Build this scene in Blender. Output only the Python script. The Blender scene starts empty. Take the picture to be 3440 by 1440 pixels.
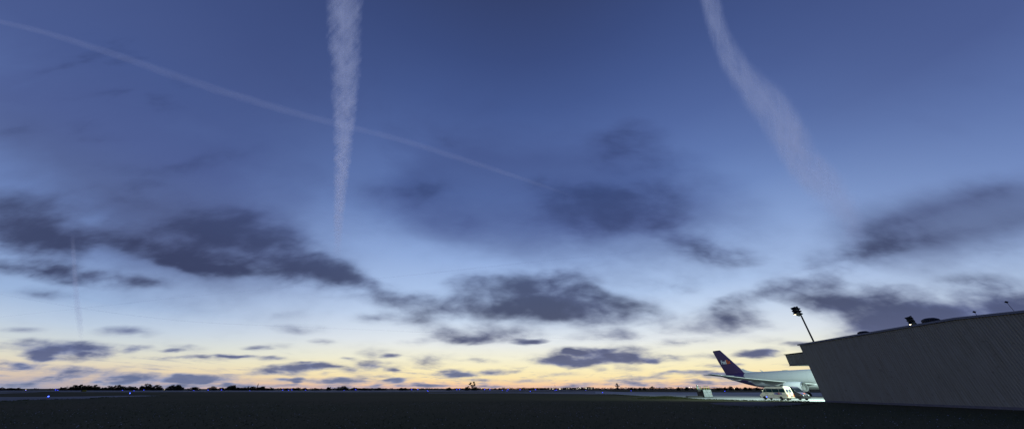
import bpy, bmesh, math, random
from math import sin, cos, tan, radians as R, pi, sqrt, atan2
from mathutils import Vector, Matrix, Euler

S = bpy.context.scene
COL = S.collection
rng = random.Random(7)

# ------------------------------------------------------------------ camera
FPX, VH, CAMH = 990.0, 1305.5, 2.115          # focal length in photo pixels (3440 wide), horizon row, eye height
PITCH = math.atan((VH - 720) / FPX)
cd = bpy.data.cameras.new('camera'); cam = bpy.data.objects.new('camera', cd); COL.objects.link(cam)
cd.sensor_fit = 'HORIZONTAL'; cd.sensor_width = 36.0; cd.lens = 36.0 * FPX / 3440.0
cd.clip_start = 0.1; cd.clip_end = 900000.0
cam.location = (0, 0, CAMH); cam.rotation_euler = (pi / 2 + PITCH, 0, 0)
S.camera = cam

S.view_settings.view_transform = 'Standard'; S.view_settings.look = 'None'
S.view_settings.exposure = 0.0; S.view_settings.gamma = 1.0
S.render.engine = 'CYCLES'
S.cycles.use_denoising = True
S.cycles.max_bounces = 6; S.cycles.transparent_max_bounces = 24
S.cycles.sample_clamp_indirect = 4.0

def ray(u, v):                                  # direction of a photo pixel
    x = (u - 1720) / FPX; up = -(v - 720) / FPX
    return Vector((x, cos(PITCH) - sin(PITCH) * up, sin(PITCH) + cos(PITCH) * up))
def ground_at(u, v, z=0.0):
    d = ray(u, v); t = (z - CAMH) / d.z
    return Vector((d.x * t, d.y * t, z))
def at_y(u, v, Y):
    d = ray(u, v); t = Y / d.y
    return Vector((d.x * t, Y, CAMH + d.z * t))

def lin(c):                                     # 8-bit sRGB -> linear
    return tuple(((x / 255) / 12.92 if x / 255 <= .04045 else ((x / 255 + .055) / 1.055) ** 2.4) for x in c)

# ------------------------------------------------------------------ sky
SUN_AZ = R(8.0)                                 # the sun has set a little right of straight ahead
SUN_EL = R(-2.0)
world = bpy.data.worlds.new('World'); S.world = world; world.use_nodes = True
NT = world.node_tree; NT.nodes.clear()
def N(t, **k):
    n = NT.nodes.new(t)
    for a, b in k.items(): setattr(n, a, b)
    return n
def L(a, b): NT.links.new(a, b)
def M(op, a, b=None, c=None, clamp=False):
    n = N('ShaderNodeMath', operation=op); n.use_clamp = clamp
    for i, x in enumerate((a, b, c)):
        if x is None: continue
        if isinstance(x, (int, float)): n.inputs[i].default_value = x
        else: L(x, n.inputs[i])
    return n.outputs[0]
def smooth(x, lo, hi, t0=0.0, t1=1.0):
    n = N('ShaderNodeMapRange', interpolation_type='SMOOTHSTEP')
    L(x, n.inputs[0]); n.inputs[1].default_value = lo; n.inputs[2].default_value = hi
    n.inputs[3].default_value = t0; n.inputs[4].default_value = t1
    return n.outputs[0]
def ramp(x, stops):
    n = N('ShaderNodeValToRGB'); L(x, n.inputs[0]); e = n.color_ramp.elements
    n.color_ramp.interpolation = 'EASE' if False else 'LINEAR'
    while len(e) < len(stops): e.new(0.5)
    for i, (p, c) in enumerate(stops): e[i].position = p; e[i].color = (*lin(c), 1)
    return n.outputs[0]
def mixc(f, a, b, mode='MIX'):
    n = N('ShaderNodeMix', data_type='RGBA', blend_type=mode)
    if isinstance(f, (int, float)): n.inputs[0].default_value = f
    else: L(f, n.inputs[0])
    for i, x in ((6, a), (7, b)):
        if isinstance(x, tuple): n.inputs[i].default_value = (*x, 1)
        else: L(x, n.inputs[i])
    return n.outputs[2]
def comb(x, y, z):
    n = N('ShaderNodeCombineXYZ')
    for i, q in enumerate((x, y, z)):
        if isinstance(q, (int, float)): n.inputs[i].default_value = q
        else: L(q, n.inputs[i])
    return n.outputs[0]
def noise(vec, scale, detail=5, rough=.55, dist=0.0, out=0):
    n = N('ShaderNodeTexNoise'); L(vec, n.inputs['Vector'])
    n.inputs['Scale'].default_value = scale; n.inputs['Detail'].default_value = detail
    n.inputs['Roughness'].default_value = rough; n.inputs['Distortion'].default_value = dist
    return n.outputs[out]

tc = N('ShaderNodeTexCoord'); sep = N('ShaderNodeSeparateXYZ'); L(tc.outputs['Generated'], sep.inputs[0])
X, Y, Z = sep.outputs
el = M('MULTIPLY', M('ARCSINE', Z), 1 / (pi / 2))              # -1..1
elc = M('MAXIMUM', el, 0.0)
hor = M('SQRT', M('ADD', M('MULTIPLY', X, X), M('MULTIPLY', Y, Y)))
caz = M('DIVIDE', M('ADD', M('MULTIPLY', X, sin(SUN_AZ)), M('MULTIPLY', Y, cos(SUN_AZ))), M('MAXIMUM', hor, 1e-4))
def st(t): return [(e / 90.0, c) for e, c in t]
toward = ramp(elc, st([(0, (240, 188, 164)), (.75, (250, 210, 165)), (1.6, (255, 233, 177)), (2.9, (254, 241, 194)), (4.6, (247, 243, 217)), (7, (233, 238, 240)),
                       (10.9, (203, 220, 243)), (14.6, (178, 202, 238)), (21.3, (150, 177, 224)), (28, (120, 148, 203)), (34, (101, 127, 184)),
                       (41, (85, 108, 165)), (50, (70, 91, 146)), (58, (60, 78, 129)), (67, (53, 67, 111)), (90, (44, 56, 96))]))
away = ramp(elc, st([(0, (172, 166, 180)), (.9, (206, 188, 178)), (1.6, (228, 208, 182)), (2.9, (226, 222, 203)), (4.3, (210, 218, 220)), (6, (190, 207, 228)),
                     (8.5, (158, 184, 222)), (13.3, (128, 154, 206)), (17.8, (110, 135, 190)), (25, (91, 113, 168)), (32, (76, 94, 147)), (45, (65, 82, 133)),
                     (60, (56, 72, 120)), (67, (53, 67, 111)), (90, (44, 56, 96))]))
behind = ramp(elc, st([(0, (92, 98, 124)), (8, (86, 98, 138)), (20, (74, 90, 140)), (40, (60, 76, 126)), (67, (52, 66, 110)), (90, (44, 56, 96))]))
side = smooth(caz, cos(R(12)), cos(R(66)))
back = smooth(caz, cos(R(70)), cos(R(125)))
grad = mixc(back, mixc(side, toward, away), behind)
nish = N('ShaderNodeTexSky', sky_type='NISHITA'); nish.sun_disc = False
nish.sun_elevation = SUN_EL; nish.sun_rotation = SUN_AZ
nv = N('ShaderNodeVectorMath', operation='SCALE'); L(nish.outputs[0], nv.inputs[0]); nv.inputs['Scale'].default_value = 0.1
base = mixc(0.025, grad, nv.outputs[0])

# clouds, in direction space: q = where a direction meets an upright wall one unit ahead
Yp = M('MAXIMUM', Y, 0.03)
qx, qz = M('DIVIDE', X, Yp), M('DIVIDE', Z, Yp)
zs = M('ADD', M('MAXIMUM', Z, 0.0), 0.20)
pv = comb(M('DIVIDE', X, zs), M('DIVIDE', Y, zs), 0.37)        # softened cloud-deck coordinates
zl = M('ADD', M('MAXIMUM', Z, 0.0), 0.06)
pl = comb(M('DIVIDE', X, zl), M('MULTIPLY', M('DIVIDE', Y, zl), 0.55), 1.9)
qzc = M('MAXIMUM', qz, 0.0)
b_lo = smooth(qz, .06, .22); b_hi = smooth(qz, .32, .75)
def billow(scale, detail, rough, out=0, off=0.0):
    """noise whose lumps shrink and flatten towards the horizon, blended from three fixed sizes"""
    res = []
    for k, kx, kz in ((0, 9.0, 27.0), (1, 4.6, 9.5), (2, 2.3, 3.8)):
        v = comb(M('MULTIPLY', qx, kx), M('MULTIPLY', qzc, kz), 1.7 * k + off); res.append(noise(v, scale, detail, rough, .2, out))
    if out: return mixc(b_hi, mixc(b_lo, res[0], res[1]), res[2])
    f = lambda a, b, t: M('ADD', a, M('MULTIPLY', M('SUBTRACT', b, a), t))
    return f(f(res[0], res[1], b_lo), res[2], b_hi)
wsep = N('ShaderNodeSeparateColor'); L(billow(.9, 3, .5, 1, 9.0), wsep.inputs[0])
wsc = M('ADD', M('MULTIPLY', M('MAXIMUM', Z, 0.0), 0.22), 0.012)
wx = M('ADD', qx, M('MULTIPLY', M('MULTIPLY', M('SUBTRACT', wsep.outputs[0], .5), wsc), 1.6))
wz = M('ADD', qz, M('MULTIPLY', M('SUBTRACT', wsep.outputs[1], .5), wsc))
Q = comb(wx, wz, 0.0)
CL = [  # x, y, half width, half height, tilt (deg, down to the right), weight     (in 2576-wide photo pixels)
 (300,190,430,120,22,.52),(130,330,300,90,24,.45),(430,400,240,60,14,.40),(440,270,150,60,16,.36),(700,300,220,90,12,.25),(640,420,220,60,8,.25),
 (40,565,210,95,12,.95),(150,610,120,50,8,.55),(480,560,290,85,14,.95),(650,600,200,85,24,.85),(380,618,190,42,14,.75),(520,665,140,35,10,.6),(830,690,190,52,14,.85),
 (120,680,130,28,8,.8),(260,700,120,24,10,.75),(380,712,80,18,8,.6),(110,740,110,22,2,.45),(940,712,70,24,4,.5),
 (1050,485,140,65,0,.62),(1190,545,120,52,0,.55),(1130,360,110,40,15,.25),(1390,500,150,66,0,.65),(1560,495,170,75,0,.68),(1640,390,160,80,6,.5),(1510,380,100,50,0,.5),(1610,320,70,40,0,.35),
 (1690,585,130,52,14,.6),(1790,630,120,30,10,.4),(1470,560,170,46,0,.55),
 (1300,735,185,60,4,1.15),(1420,765,160,50,4,.8),(1110,775,150,48,0,1.1),(1520,778,190,50,10,1.1),(1390,800,260,26,3,.5),(1160,712,60,20,0,.5),(1440,700,90,36,0,.6),(1000,750,90,25,-6,.5),
 (1820,802,125,46,-4,1.1),(1720,826,90,18,-4,.5),(940,802,75,19,2,1.05),(1240,838,150,27,-3,1.0),(1100,835,60,20,0,.5),(1180,855,60,12,0,.6),(1530,846,110,18,0,.7),(1560,838,60,15,0,.5),
 (2140,745,220,58,8,1.1),(2090,775,120,34,4,.7),(2380,765,230,38,4,.75),(2450,805,330,56,-6,1.9),(2270,818,140,40,-12,1.2),(2500,725,160,34,4,.7),(1990,722,150,32,-14,.75),(1900,745,70,20,-10,.5),
 (2420,500,270,42,-17,.62),(2440,575,260,36,-10,.62),(2300,545,150,28,-14,.4),(2130,650,130,36,-8,.6),(1700,725,90,40,0,.5),(1830,650,120,26,0,.4),(2230,600,130,30,-6,.4),(2500,630,120,22,-6,.4),
 (170,878,160,27,3,1.45),(110,888,60,16,0,.6),(320,832,85,17,2,1.1),(60,828,60,10,0,.6),(190,932,200,15,3,1.15),(60,915,60,7,0,.8),(400,955,240,16,0,1.1),(500,950,80,14,0,.9),(90,958,120,9,0,.7),(40,970,80,8,0,.8),(260,968,90,8,0,.6),(130,948,90,6,0,.7),
 (570,898,130,8,0,.8),(420,898,90,8,0,.6),(470,873,60,9,2,.45),(350,872,40,8,0,.6),(740,925,110,14,-4,1.35),(790,918,45,11,0,.7),(700,900,50,9,0,.9),(750,825,80,15,4,.6),(700,785,60,18,0,.35),(690,868,60,10,0,.4),
 (930,922,80,16,-2,1.05),(960,888,70,15,0,.6),(1090,904,70,20,-3,.65),(1145,937,50,11,0,1.25),(1240,935,60,9,0,1.1),(1060,940,40,7,0,.7),(1040,858,50,10,0,.55),(850,957,100,9,0,1.3),(1000,957,50,10,-4,1.2),(1210,955,60,6,0,.6),(930,945,60,6,0,.6),
 (700,955,50,8,0,.7),(620,940,60,6,0,.7),(760,942,60,5,0,.5),(1330,958,60,6,0,.8),(1215,908,50,8,0,.5),
 (1490,893,150,24,-4,1.45),(1420,910,80,12,0,1.2),(1600,902,110,14,-2,1.0),(1690,900,60,8,0,.6),(1560,925,70,9,0,.6),(1410,940,60,8,0,.7),(1905,888,60,10,-2,1.35),(1960,888,40,9,0,.5),(1780,893,50,9,0,.5),(1725,938,60,8,0,1.2),(1660,940,30,6,0,.8),(1630,950,60,6,0,.8),(1560,957,70,6,0,.7),
 (1610,966,90,7,0,1.0),(1760,962,60,7,0,.9),(1690,860,60,12,-4,.7),(1760,858,50,10,0,.6),(1940,818,60,14,0,.5),(1480,965,60,6,0,.8),(1870,962,90,8,0,1.0),(1830,948,60,9,0,.9),(1790,940,40,10,0,.6),(1980,965,60,7,0,.8),(1940,858,60,14,0,.4),(1250,970,80,5,0,.8),(1060,970,120,5,0,.9),(860,972,140,6,0,.9),(640,970,120,6,0,.9),(440,972,140,6,0,.8),(1420,972,90,5,0,.8),(1720,972,90,5,0,.8)]
for _ in range(42):      # scattered small low clouds
    cy_ = 966 - 112 * rng.random() ** 1.5; k_ = (985 - cy_) / 120
    CL.append((rng.uniform(0, 2050), cy_, rng.uniform(20, 48) * (.6 + k_ * .6), rng.uniform(3.2, 5.5) * (.8 + k_ * .9), rng.uniform(-3, 3), rng.uniform(.6, 1.15)))
VEIL = [(330,200,500,190,24,1.1),(140,330,360,130,24,1.0),(2380,560,330,110,-12,.7),(480,420,320,80,12,.8),(1450,480,430,150,6,.8),(1130,500,260,110,8,.6),(2430,540,300,90,-14,.7),(480,590,420,150,14,.7)]   # soft even veils of high cloud
acc = None; vacc = None
for ci, (cx, cy, a, b, t, w) in enumerate(CL + VEIL):
    if cy < 600: w *= 1.2
    if 540 < cy < 720 and cx < 1000: w *= 1.25
    if cy > 850: w *= 1.12
    if cy < 450 and cx < 900: w *= .7
    if cx > 2200 and 450 < cy < 660: w *= .85
    if 950 < cx < 1750 and 370 < cy < 600: w *= 1.45
    k = 3440 / 2576.0
    def q2(px, py):
        d = ray(px * k, py * k); return Vector((d.x / d.y, d.z / d.y))
    c0 = q2(cx, cy); t_ = R(t)
    ex = q2(cx + a * cos(t_), cy + a * sin(t_)) - c0
    ey = q2(cx + b * sin(t_), cy - b * cos(t_)) - c0
    mp = N('ShaderNodeMapping', vector_type='TEXTURE'); L(Q, mp.inputs[0])
    mp.inputs['Location'].default_value = (c0.x, c0.y, 0)
    mp.inputs['Rotation'].default_value = (0, 0, atan2(ex.y, ex.x))
    perp = Vector((-ex.y, ex.x)).normalized()
    mp.inputs['Scale'].default_value = (ex.length * 1.25, max(abs(ey.dot(perp)), 1e-3) * 1.25, 1)
    g = N('ShaderNodeTexGradient', gradient_type='SPHERICAL'); L(mp.outputs[0], g.inputs[0])
    if ci >= len(CL):
        vacc = M('MULTIPLY', g.outputs[1], w) if vacc is None else M('MULTIPLY_ADD', g.outputs[1], w, vacc); continue
    acc = M('MULTIPLY', g.outputs[1], w) if acc is None else M('MULTIPLY_ADD', g.outputs[1], w, acc)
nb = billow(1.05, 7, .48)
p1 = billow(2.1, 1.5, .5, 0, 20.0); p2 = billow(5.0, 1.5, .5, 0, 33.0)                # rounded puffs: folded noise
pf = M('ADD', M('MULTIPLY', M('ABSOLUTE', M('SUBTRACT', p1, .5)), 1.3), M('MULTIPLY', M('ABSOLUTE', M('SUBTRACT', p2, .5)), .4))
n1 = M('ADD', nb, M('MULTIPLY', M('SUBTRACT', .14, pf), .28))
acc = M('DIVIDE', acc, M('MULTIPLY_ADD', acc, .30, 1.0))
n2 = noise(pl, 2.2, 6, .55, .2)
n12 = M('ADD', M('MULTIPLY', n1, .82), M('MULTIPLY', n2, .18))
n3 = M('SUBTRACT', n12, .5)
gate = M('MINIMUM', M('MULTIPLY', acc, 2.2), 1.0)
dens = M('ADD', acc, M('MULTIPLY', M('MULTIPLY', n3, gate), 2.3))
alpha1 = smooth(dens, .0, 1.08)
low = smooth(Z, 0.10, 0.012)                                   # loose small clouds low down
wisp = smooth(M('ADD', M('MULTIPLY', n2, .65), M('MULTIPLY', n1, .35)), .50, .68)
alpha2 = M('MULTIPLY', M('MULTIPLY', wisp, low), 0.5)
high = smooth(Z, 0.30, 0.62)
alpha3 = M('MULTIPLY', M('MULTIPLY', smooth(noise(pv, 2.2, 5, .6, .6), .50, .72), smooth(X, .25, -.45)), M('MULTIPLY', high, .30))
alpha4 = M('MULTIPLY', smooth(M('ADD', vacc, M('MULTIPLY', n3, .9)), -.05, .95), .66)
cloudcol = ramp(elc, st([(0, (126, 145, 182)), (1.2, (112, 132, 178)), (3, (94, 109, 160)), (5, (80, 92, 142)), (8, (70, 80, 124)), (11, (68, 76, 112)), (15, (70, 79, 116)), (20, (74, 86, 128)),
                         (26, (70, 84, 134)), (34, (66, 84, 136)), (45, (60, 74, 122)), (60, (54, 68, 112)), (90, (44, 56, 96))]))
amax = smooth(el, 12 / 90, 34 / 90, 0.92, 0.74)
a_all = M('SUBTRACT', 1.0, M('MULTIPLY', M('MULTIPLY', M('SUBTRACT', 1.0, M('MULTIPLY', alpha1, amax)), M('SUBTRACT', 1.0, alpha2)), M('MULTIPLY', M('SUBTRACT', 1.0, alpha3), M('SUBTRACT', 1.0, alpha4))))
# inner texture of the clouds: thick parts a little darker
thick = smooth(M('ADD', dens, M('MULTIPLY', M('SUBTRACT', nb, .5), 2.4)), .35, 1.35)
ccol = mixc(M('MULTIPLY', thick, .95), mixc(1.0, cloudcol, (1.12, 1.12, 1.10), 'MULTIPLY'), mixc(1.0, cloudcol, (.60, .60, .64), 'MULTIPLY'))
sky = mixc(a_all, base, ccol)
# below the horizon: dull ground glow
sky = mixc(smooth(Z, -0.002, -0.02), sky, lin((34, 36, 44)))
bg = N('ShaderNodeBackground'); L(sky, bg.inputs[0]); bg.inputs[1].default_value = 1.0
wo = N('ShaderNodeOutputWorld'); L(bg.outputs[0], wo.inputs[0])
world.cycles.sampling_method = 'MANUAL'; world.cycles.sample_map_resolution = 512

# ------------------------------------------------------------------ sun (below the horizon; reaches only the high contrails)
sd = bpy.data.lights.new('sun', 'SUN'); sd.energy = 1.5; sd.angle = R(0.5); sd.color = (1.0, .96, .96)
sun = bpy.data.objects.new('sun', sd); COL.objects.link(sun)
sdir = Vector((sin(SUN_AZ) * cos(SUN_EL), cos(SUN_AZ) * cos(SUN_EL), sin(SUN_EL)))
sun.rotation_euler = sdir.to_track_quat('Z', 'Y').to_euler(); sun.location = (0, 0, 60)

# ------------------------------------------------------------------ helpers
class MB:
    def __init__(s): s.v = []; s.f = []; s.mi = []; s.m = 0
    def add(s, vs, fs):
        o = len(s.v); s.v += [tuple(v) for v in vs]
        for f in fs: s.f.append(tuple(i + o for i in f)); s.mi.append(s.m)
        return s
    def box(s, lo, hi, T=None):
        (x0, y0, z0), (x1, y1, z1) = lo, hi
        vs = [Vector(p) for p in ((x0,y0,z0),(x1,y0,z0),(x1,y1,z0),(x0,y1,z0),(x0,y0,z1),(x1,y0,z1),(x1,y1,z1),(x0,y1,z1))]
        if T: vs = [T @ v for v in vs]
        return s.add(vs, [(3,2,1,0),(4,5,6,7),(0,1,5,4),(1,2,6,5),(2,3,7,6),(3,0,4,7)])
    def tube(s, a, b, r0, r1=None, n=10, caps=True):
        r1 = r0 if r1 is None else r1; a, b = Vector(a), Vector(b); d = (b - a).normalized()
        u = d.orthogonal().normalized(); w = d.cross(u); o = len(s.v); vs = []
        for p, r in ((a, r0), (b, r1)):
            for i in range(n):
                t = 2 * pi * i / n; vs.append(p + (u * cos(t) + w * sin(t)) * r)
        fs = [(i, (i + 1) % n, n + (i + 1) % n, n + i) for i in range(n)]
        if caps: fs += [tuple(range(n - 1, -1, -1)), tuple(range(n, 2 * n))]
        return s.add(vs, fs)
    def loft(s, rings, caps=True, closed=True):
        n = len(rings[0]); vs = [p for r in rings for p in r]; fs = []
        for j in range(len(rings) - 1):
            for i in range(n if closed else n - 1):
                k = (i + 1) % n; fs.append((j*n+i, j*n+k, (j+1)*n+k, (j+1)*n+i))
        if caps: fs += [tuple(range(n - 1, -1, -1)), tuple(range((len(rings)-1)*n, len(rings)*n))]
        return s.add(vs, fs)
    def lathe(s, prof, n=20, T=None):              # prof: (r, h) about z
        rings = []
        for r, h in prof:
            ring = [Vector((r*cos(2*pi*i/n), r*sin(2*pi*i/n), h)) for i in range(n)]
            rings.append([T @ p for p in ring] if T else ring)
        return s.loft(rings)
    def poly(s, pts): return s.add(pts, [tuple(range(len(pts)))])
    def prism(s, pts, off):                        # extrude a flat outline by a vector
        n = len(pts); a = [Vector(p) for p in pts]; b = [p + Vector(off) for p in a]
        return s.add(a + b, [tuple(range(n - 1, -1, -1)), tuple(range(n, 2*n))] + [(i, (i+1) % n, n+(i+1) % n, n+i) for i in range(n)])
    def build(s, name, mats, parent=None, smooth_=False, bevel=0.0, loc=None):
        me = bpy.data.meshes.new(name); me.from_pydata(s.v, [], s.f)
        if not isinstance(mats, (list, tuple)): mats = [mats]
        for m in mats: me.materials.append(m)
        if len(mats) > 1: me.polygons.foreach_set('material_index', s.mi)
        bm = bmesh.new(); bm.from_mesh(me); bmesh.ops.recalc_face_normals(bm, faces=bm.faces); bm.to_mesh(me); bm.free()
        if smooth_:
            me.polygons.foreach_set('use_smooth', [True] * len(me.polygons))
            try: me.set_sharp_from_angle(angle=R(smooth_ if smooth_ > 1 else 40))
            except Exception: pass
        me.update()
        o = bpy.data.objects.new(name, me); COL.objects.link(o)
        if parent: o.parent = parent
        if loc: o.location = loc
        if bevel:
            b = o.modifiers.new('bevel', 'BEVEL'); b.width = bevel; b.segments = 2; b.limit_method = 'ANGLE'; b.angle_limit = R(35)
        return o
def tag(o, label=None, cat=None, group=None, kind=None):
    for k, x in (('label', label), ('category', cat), ('group', group), ('kind', kind)):
        if x: o[k] = x
    return o
def thing(name, label, cat, loc=(0, 0, 0), rz=0.0, group=None):
    o = bpy.data.objects.new(name, None); COL.objects.link(o); o.location = loc; o.rotation_euler = (0, 0, rz)
    o.empty_display_size = .2
    return tag(o, label, cat, group)
def kids(o): return [c for c in bpy.data.objects if c.parent == o]
def copy_tree(o, parent=None):
    c = o.copy(); COL.objects.link(c)
    if parent: c.parent = parent
    for ch in kids(o): copy_tree(ch, c)
    return c

def mat(name, color, rough=.6, metal=0.0, var=0.0, vscale=3.0, emit=None, estr=1.0, bump=0.0, bscale=20.0, spec=.5, coat=0.0, dirt=None):
    m = bpy.data.materials.new(name); m.use_nodes = True; t = m.node_tree; b = t.nodes['Principled BSDF']
    b.inputs['Base Color'].default_value = (*color, 1); b.inputs['Roughness'].default_value = rough
    b.inputs['Metallic'].default_value = metal; b.inputs['Specular IOR Level'].default_value = spec
    b.inputs['Coat Weight'].default_value = coat
    c = t.nodes.new('ShaderNodeTexCoord')
    if var:
        n = t.nodes.new('ShaderNodeTexNoise'); n.inputs['Scale'].default_value = vscale; n.inputs['Detail'].default_value = 6
        t.links.new(c.outputs['Object'], n.inputs['Vector'])
        mr = t.nodes.new('ShaderNodeMapRange'); mr.inputs[1].default_value = .3; mr.inputs[2].default_value = .7
        mr.inputs[3].default_value = 1 - var; mr.inputs[4].default_value = 1 + var; t.links.new(n.outputs[0], mr.inputs[0])
        x = t.nodes.new('ShaderNodeMix'); x.data_type = 'RGBA'; x.blend_type = 'MULTIPLY'; x.inputs[0].default_value = 1
        x.inputs[6].default_value = (*color, 1); t.links.new(mr.outputs[0], x.inputs[7]); t.links.new(x.outputs[2], b.inputs['Base Color'])
        rr = t.nodes.new('ShaderNodeMapRange'); rr.inputs[3].default_value = max(.05, rough - .15); rr.inputs[4].default_value = min(1, rough + .15)
        t.links.new(n.outputs[0], rr.inputs[0]); t.links.new(rr.outputs[0], b.inputs['Roughness'])
    if bump:
        n = t.nodes.new('ShaderNodeTexNoise'); n.inputs['Scale'].default_value = bscale; n.inputs['Detail'].default_value = 4
        t.links.new(c.outputs['Object'], n.inputs['Vector']); bp = t.nodes.new('ShaderNodeBump'); bp.inputs['Strength'].default_value = bump
        bp.inputs['Distance'].default_value = .05; t.links.new(n.outputs[0], bp.inputs['Height']); t.links.new(bp.outputs[0], b.inputs['Normal'])
    if emit:
        b.inputs['Emission Color'].default_value = (*emit, 1); b.inputs['Emission Strength'].default_value = estr
        m.cycles.emission_sampling = 'NONE'
    return m

def two_tone(name, c1, c2, scale, rough=.95, c3=None, s2=.05, stretch=(1, 1, 1), bump=.0, spec=.2):
    m = bpy.data.materials.new(name); m.use_nodes = True; t = m.node_tree; b = t.nodes['Principled BSDF']; b.inputs['Roughness'].default_value = rough
    b.inputs['Specular IOR Level'].default_value = spec
    c = t.nodes.new('ShaderNodeTexCoord'); mp = t.nodes.new('ShaderNodeMapping'); mp.inputs['Scale'].default_value = stretch; t.links.new(c.outputs['Object'], mp.inputs[0])
    n = t.nodes.new('ShaderNodeTexNoise'); n.inputs['Scale'].default_value = scale; n.inputs['Detail'].default_value = 8; n.inputs['Roughness'].default_value = .65
    t.links.new(mp.outputs[0], n.inputs['Vector'])
    mr = t.nodes.new('ShaderNodeMapRange'); mr.inputs[1].default_value = .35; mr.inputs[2].default_value = .65; t.links.new(n.outputs[0], mr.inputs[0])
    x = t.nodes.new('ShaderNodeMix'); x.data_type = 'RGBA'; x.inputs[6].default_value = (*c1, 1); x.inputs[7].default_value = (*c2, 1)
    t.links.new(mr.outputs[0], x.inputs[0]); out = x.outputs[2]
    if c3:
        n2 = t.nodes.new('ShaderNodeTexNoise'); n2.inputs['Scale'].default_value = s2; n2.inputs['Detail'].default_value = 5; t.links.new(c.outputs['Object'], n2.inputs['Vector'])
        m2 = t.nodes.new('ShaderNodeMapRange'); m2.inputs[1].default_value = .42; m2.inputs[2].default_value = .66; t.links.new(n2.outputs[0], m2.inputs[0])
        y = t.nodes.new('ShaderNodeMix'); y.data_type = 'RGBA'; y.inputs[7].default_value = (*c3, 1); t.links.new(out, y.inputs[6]); t.links.new(m2.outputs[0], y.inputs[0]); out = y.outputs[2]
    t.links.new(out, b.inputs['Base Color'])
    if bump:
        bp = t.nodes.new('ShaderNodeBump'); bp.inputs['Strength'].default_value = bump; bp.inputs['Distance'].default_value = .06
        t.links.new(n.outputs[0], bp.inputs['Height']); t.links.new(bp.outputs[0], b.inputs['Normal'])
    return m

def text_mesh(body, size, bold=.0, spacing=1.0):       # -> (verts, faces) of flat glyphs, origin at left baseline
    c = bpy.data.curves.new('lettering', 'FONT'); c.body = body; c.size = size; c.offset = bold; c.space_character = spacing; c.resolution_u = 4
    o = bpy.data.objects.new('lettering', c); COL.objects.link(o)
    dg = bpy.context.evaluated_depsgraph_get(); me = bpy.data.meshes.new_from_object(o.evaluated_get(dg))
    vs = [v.co.copy() for v in me.vertices]; fs = [tuple(p.vertices) for p in me.polygons]
    bpy.data.objects.remove(o); bpy.data.meshes.remove(me); bpy.data.curves.remove(c)
    return vs, fs
def fedex(parent, width, fn, m1, m2):
    """the courier's word mark, first three letters one colour and the last two another, laid on a surface by fn(x, y)"""
    v1, f1 = text_mesh('Fed', 1.0, .025, .86); v2, f2 = text_mesh('Ex', 1.0, .025, .86)
    w1 = max(v.x for v in v1); w2 = max(v.x for v in v2); k = width / (w1 + w2 - .01)
    b = MB(); b.m = 0; b.add([fn(v.x * k, v.y * k) for v in v1], f1)
    b.m = 1; b.add([fn((v.x + w1 - .01) * k, v.y * k) for v in v2], f2)
    me = bpy.data.meshes.new('lettering'); me.from_pydata(b.v, [], b.f); me.materials.append(m1); me.materials.append(m2)
    me.polygons.foreach_set('material_index', b.mi); me.update()
    o = bpy.data.objects.new('lettering', me); COL.objects.link(o); o.parent = parent
    return o

# ------------------------------------------------------------------ materials
m_grass = two_tone('grass_ground', (.040, .041, .018), (.054, .056, .025), 2.2, 1.0, (.064, .056, .029), .035, bump=.25, spec=.05)
m_blade = two_tone('grass_blades', (.070, .078, .032), (.092, .102, .042), .5, .9, spec=.1)
m_flow_w = mat('white_petals', (.24, .25, .28), .8)
m_flow_y = mat('yellow_petals', (.24, .19, .04), .8)
m_conc = two_tone('apron_concrete', (.30, .30, .295), (.38, .38, .37), .6, .85, (.25, .25, .245), .06, bump=.05, spec=.25)
m_taxi = two_tone('taxiway_asphalt', (.14, .145, .155), (.195, .20, .205), .4, .8, (.11, .11, .12), .02, stretch=(.25, 2, 1), spec=.3)
m_dirt = two_tone('bare_dirt', (.085, .075, .085), (.135, .120, .130), .5, .95, (.05, .05, .045), .18, stretch=(.5, 2.2, 1), bump=.3, spec=.1)
m_hill = two_tone('far_fields', (.020, .020, .020), (.034, .030, .030), .02, 1.0)
m_bark = mat('tree_bark', (.045, .036, .028), .95, var=.3, vscale=2)
m_leaf = two_tone('tree_leaves', (.020, .026, .014), (.055, .062, .030), .35, .9, spec=.1)
m_leaf2 = two_tone('far_leaves', (.018, .022, .018), (.042, .044, .036), .15, .9, spec=.1)

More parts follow.
